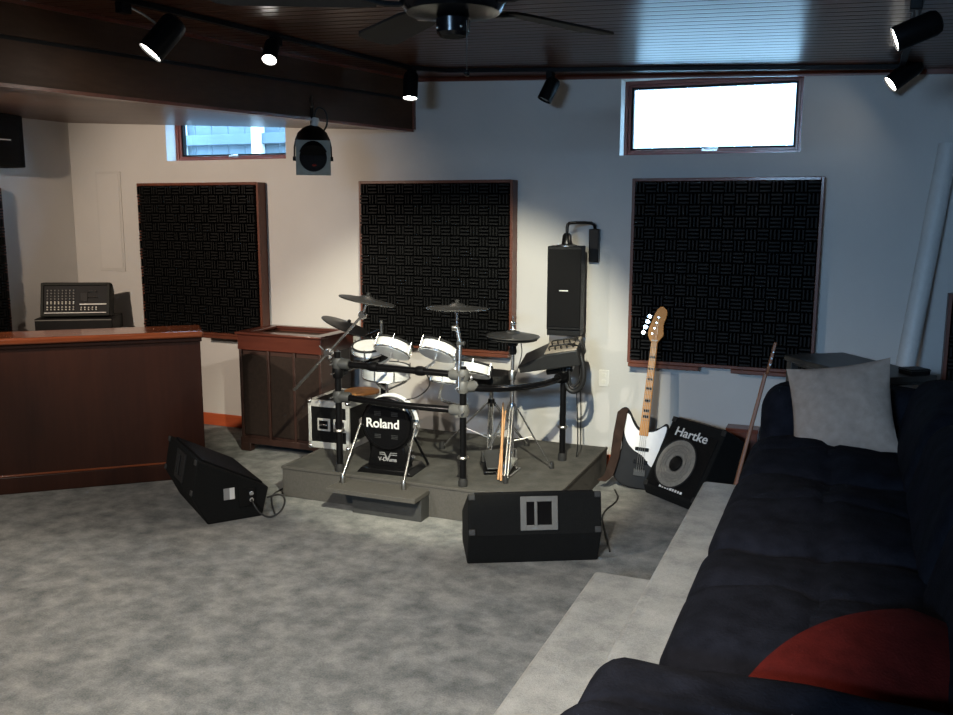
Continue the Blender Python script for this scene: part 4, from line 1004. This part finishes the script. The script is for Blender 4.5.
head('lit black spotlight under the far end of the dark beam, pointing down', (-2.785, -.63, 2.655), (.05, -.22, -1), (-2.79, -.6), True, .17, .05, 14, 70)
head('small lit spotlight glaring toward the room beside the beam', (-2.95, -1.98, 2.68), (.20, -.55, -.75), (-2.97, -1.90), True, .13, .04, 40, 95)
head('large lit spotlight beside the dark beam at upper left, aimed down at the bar', (-3.085, -2.66, 2.65), (-.42, -.50, -.78), (-3.16, -2.83), True, .20, .062, 60, 80)
head('unlit black spotlight left of the bright window', (-1.90, -.38, 2.62), (-.35, -.25, -.85), (-1.895, -.37), False, .15, .048)
head('lit spotlight at upper right against the back wall, farther of the two', (.215, -.30, 2.625), (-.74, -.22, -.60), (.19, -.25), True, .19, .052, 45, 60)
head('lit spotlight at upper right on the ceiling, nearer of the two', (.178, -2.2, 2.54), (-.90, -.08, -.36), (.17, -2.2), True, .165, .05, 60, 50)

# ------------------------------------------------------------------ stage light hung from the beam
pm = V((-3.300, -.975, 2.52)); pc = V((-3.245, -1.12, 2.165))
pr = thing('stage_light', 'black stage light can with square grey frame hanging from the beam', 'stage light', pc, .57)
MB().box(-.108, .108, -.115, -.105, -.10, .10).build('rear_frame', 'black_metal', pr, bevel=.003)
f_ = MB()
N_ = 40
outer = [(-.11, -.105), (.11, -.105), (.11, .105), (-.11, .105)]
vs = []; fs = []
for i in range(N_):
    t = 2*PI*i/N_+PI/4; c_, s_ = math.cos(t), math.sin(t); k = .108/max(abs(c_), abs(s_))
    for rr in ((c_*.086, s_*.086), (c_*k, s_*k)):
        for yy in (-.135, -.118): vs.append((rr[0], yy, rr[1]))
for i in range(N_):
    a, b = 4*i, 4*((i+1) % N_)
    fs += [(a, b, b+2, a+2), (a+1, a+3, b+3, b+1), (a, a+1, b+1, b), (a+2, b+2, b+3, a+3)]
f_._add(vs, fs); f_.build('gel_frame', 'gel_frame', pr, smooth=False)
MB().rev([(.082, 0), (.078, -.01), (.03, -.02), (.002, -.022)], (0, -.118, 0), (0, -1, 0), 32).build('lens', 'lens_dark', pr)
MB().ball((.005, -.116, -.045), .016, (1, .3, .5)).build('lens_glint', 'glint_red', pr)  # red blob painted in as the glint on the lens
tilt = V((0, 1, .55)).normalized()
MB().rev([(.098, 0), (.102, .17), (.09, .22), (.05, .25)], (0, -.105, .0), (0, .76, .65), 32).build('can', 'black_paint', pr)
for s in (-1, 1):
    MB().cyl((s*.108, 0, 0), (s*.128, 0, 0), .014, seg=14).build('yoke_knob', 'black_rubber', pr)
MB().tube([(-.118, 0, 0), (-.116, .03, .10), (-.08, .10, .19), (0, .12, .215), (.08, .10, .19), (.116, .03, .10), (.118, 0, 0)], .005, 8, 1).build('yoke', 'black_metal', pr)
MB().cyl((0, .12, .21), (.0, .06, .345), .012).build('hanger', 'black_metal', pr)
MB().rev([(.022, 0), (.024, .05), (.018, .06)], (.012, .02, .20), (.2, 0, 1), 16).build('plug', 'white_plastic', pr)
MB().tube([(.015, .02, .26), (.03, .02, .33), (.09, .02, .31), (.10, .0, .22), (.06, .03, .16), (.04, .05, .10)], .006, 8, 2).build('power_cord', 'cable', pr)
MB().tube([(.0, .045, .33), (-.005, .07, .36), (.0, .10, .40)], .010, 8, 1).build('clamp_hook', 'brushed', pr)

# ------------------------------------------------------------------ light
for i, (p, d, en, size, bl_) in enumerate(LAMPS):
    l = bpy.data.lights.new('spot_lamp', 'SPOT'); l.energy = en; l.color = (1, .86, .70); l.spot_size = math.radians(size); l.spot_blend = bl_; l.shadow_soft_size = .03
    o = bpy.data.objects.new('spot_lamp', l); COL.objects.link(o); o.location = p; o.rotation_euler = d.to_track_quat('-Z', 'Y').to_euler()
def spot(p, tgt, en, size, col=(1, .86, .70), soft=.04, blend=.6):
    l = bpy.data.lights.new('spot_lamp', 'SPOT'); l.energy = en; l.color = col; l.spot_size = math.radians(size); l.spot_blend = blend; l.shadow_soft_size = soft
    o = bpy.data.objects.new('spot_lamp', l); COL.objects.link(o); o.location = p; o.rotation_euler = (V(tgt)-V(p)).to_track_quat('-Z', 'Y').to_euler()
# unseen soffit lamp, then further ceiling lamps, above and behind the frame
spot((-4.9, -3.6, 2.40), (-4.95, 0, 1.3), 300, 70, (1, .80, .63), blend=.8)
spot((-1.0, -3.75, 2.62), (-2.35, -.9, .75), 660, 44, (1, .95, .74), .03, .45)
spot((-.7, -5.6, 2.62), (-1.15, -3.6, .1), 300, 60, (1, .90, .76))
spot((-3.3, -5.6, 2.62), (-2.9, -3.3, 0), 260, 90, (1, .90, .78))
# added area lamp for bluish light from the unseen window behind the camera
l = bpy.data.lights.new('daylight_fill', 'AREA'); l.shape = 'RECTANGLE'; l.size = 1.0; l.size_y = .32; l.energy = 17; l.spread = math.radians(60); l.color = (.40, .66, 1.0)
o = bpy.data.objects.new('daylight_fill', l); COL.objects.link(o); o.location = (-.95, YF+.02, 2.4); o.rotation_euler = (PI/2-.20, 0, -.05)

w = bpy.data.worlds.new('world'); sc.world = w; w.use_nodes = True
bg = w.node_tree.nodes['Background']; bg.inputs['Color'].default_value = (.42, .68, 1.0, 1); bg.inputs['Strength'].default_value = 17

vs_ = sc.view_settings; sc.display_settings.display_device = 'sRGB'
vs_.view_transform = 'Standard'; vs_.look = 'None'; vs_.exposure = .22; vs_.gamma = 1; vs_.use_curve_mapping = False
sc.cycles.use_denoising = True
sc.cycles.max_bounces = 8; sc.cycles.diffuse_bounces = 5; sc.cycles.sample_clamp_indirect = 6
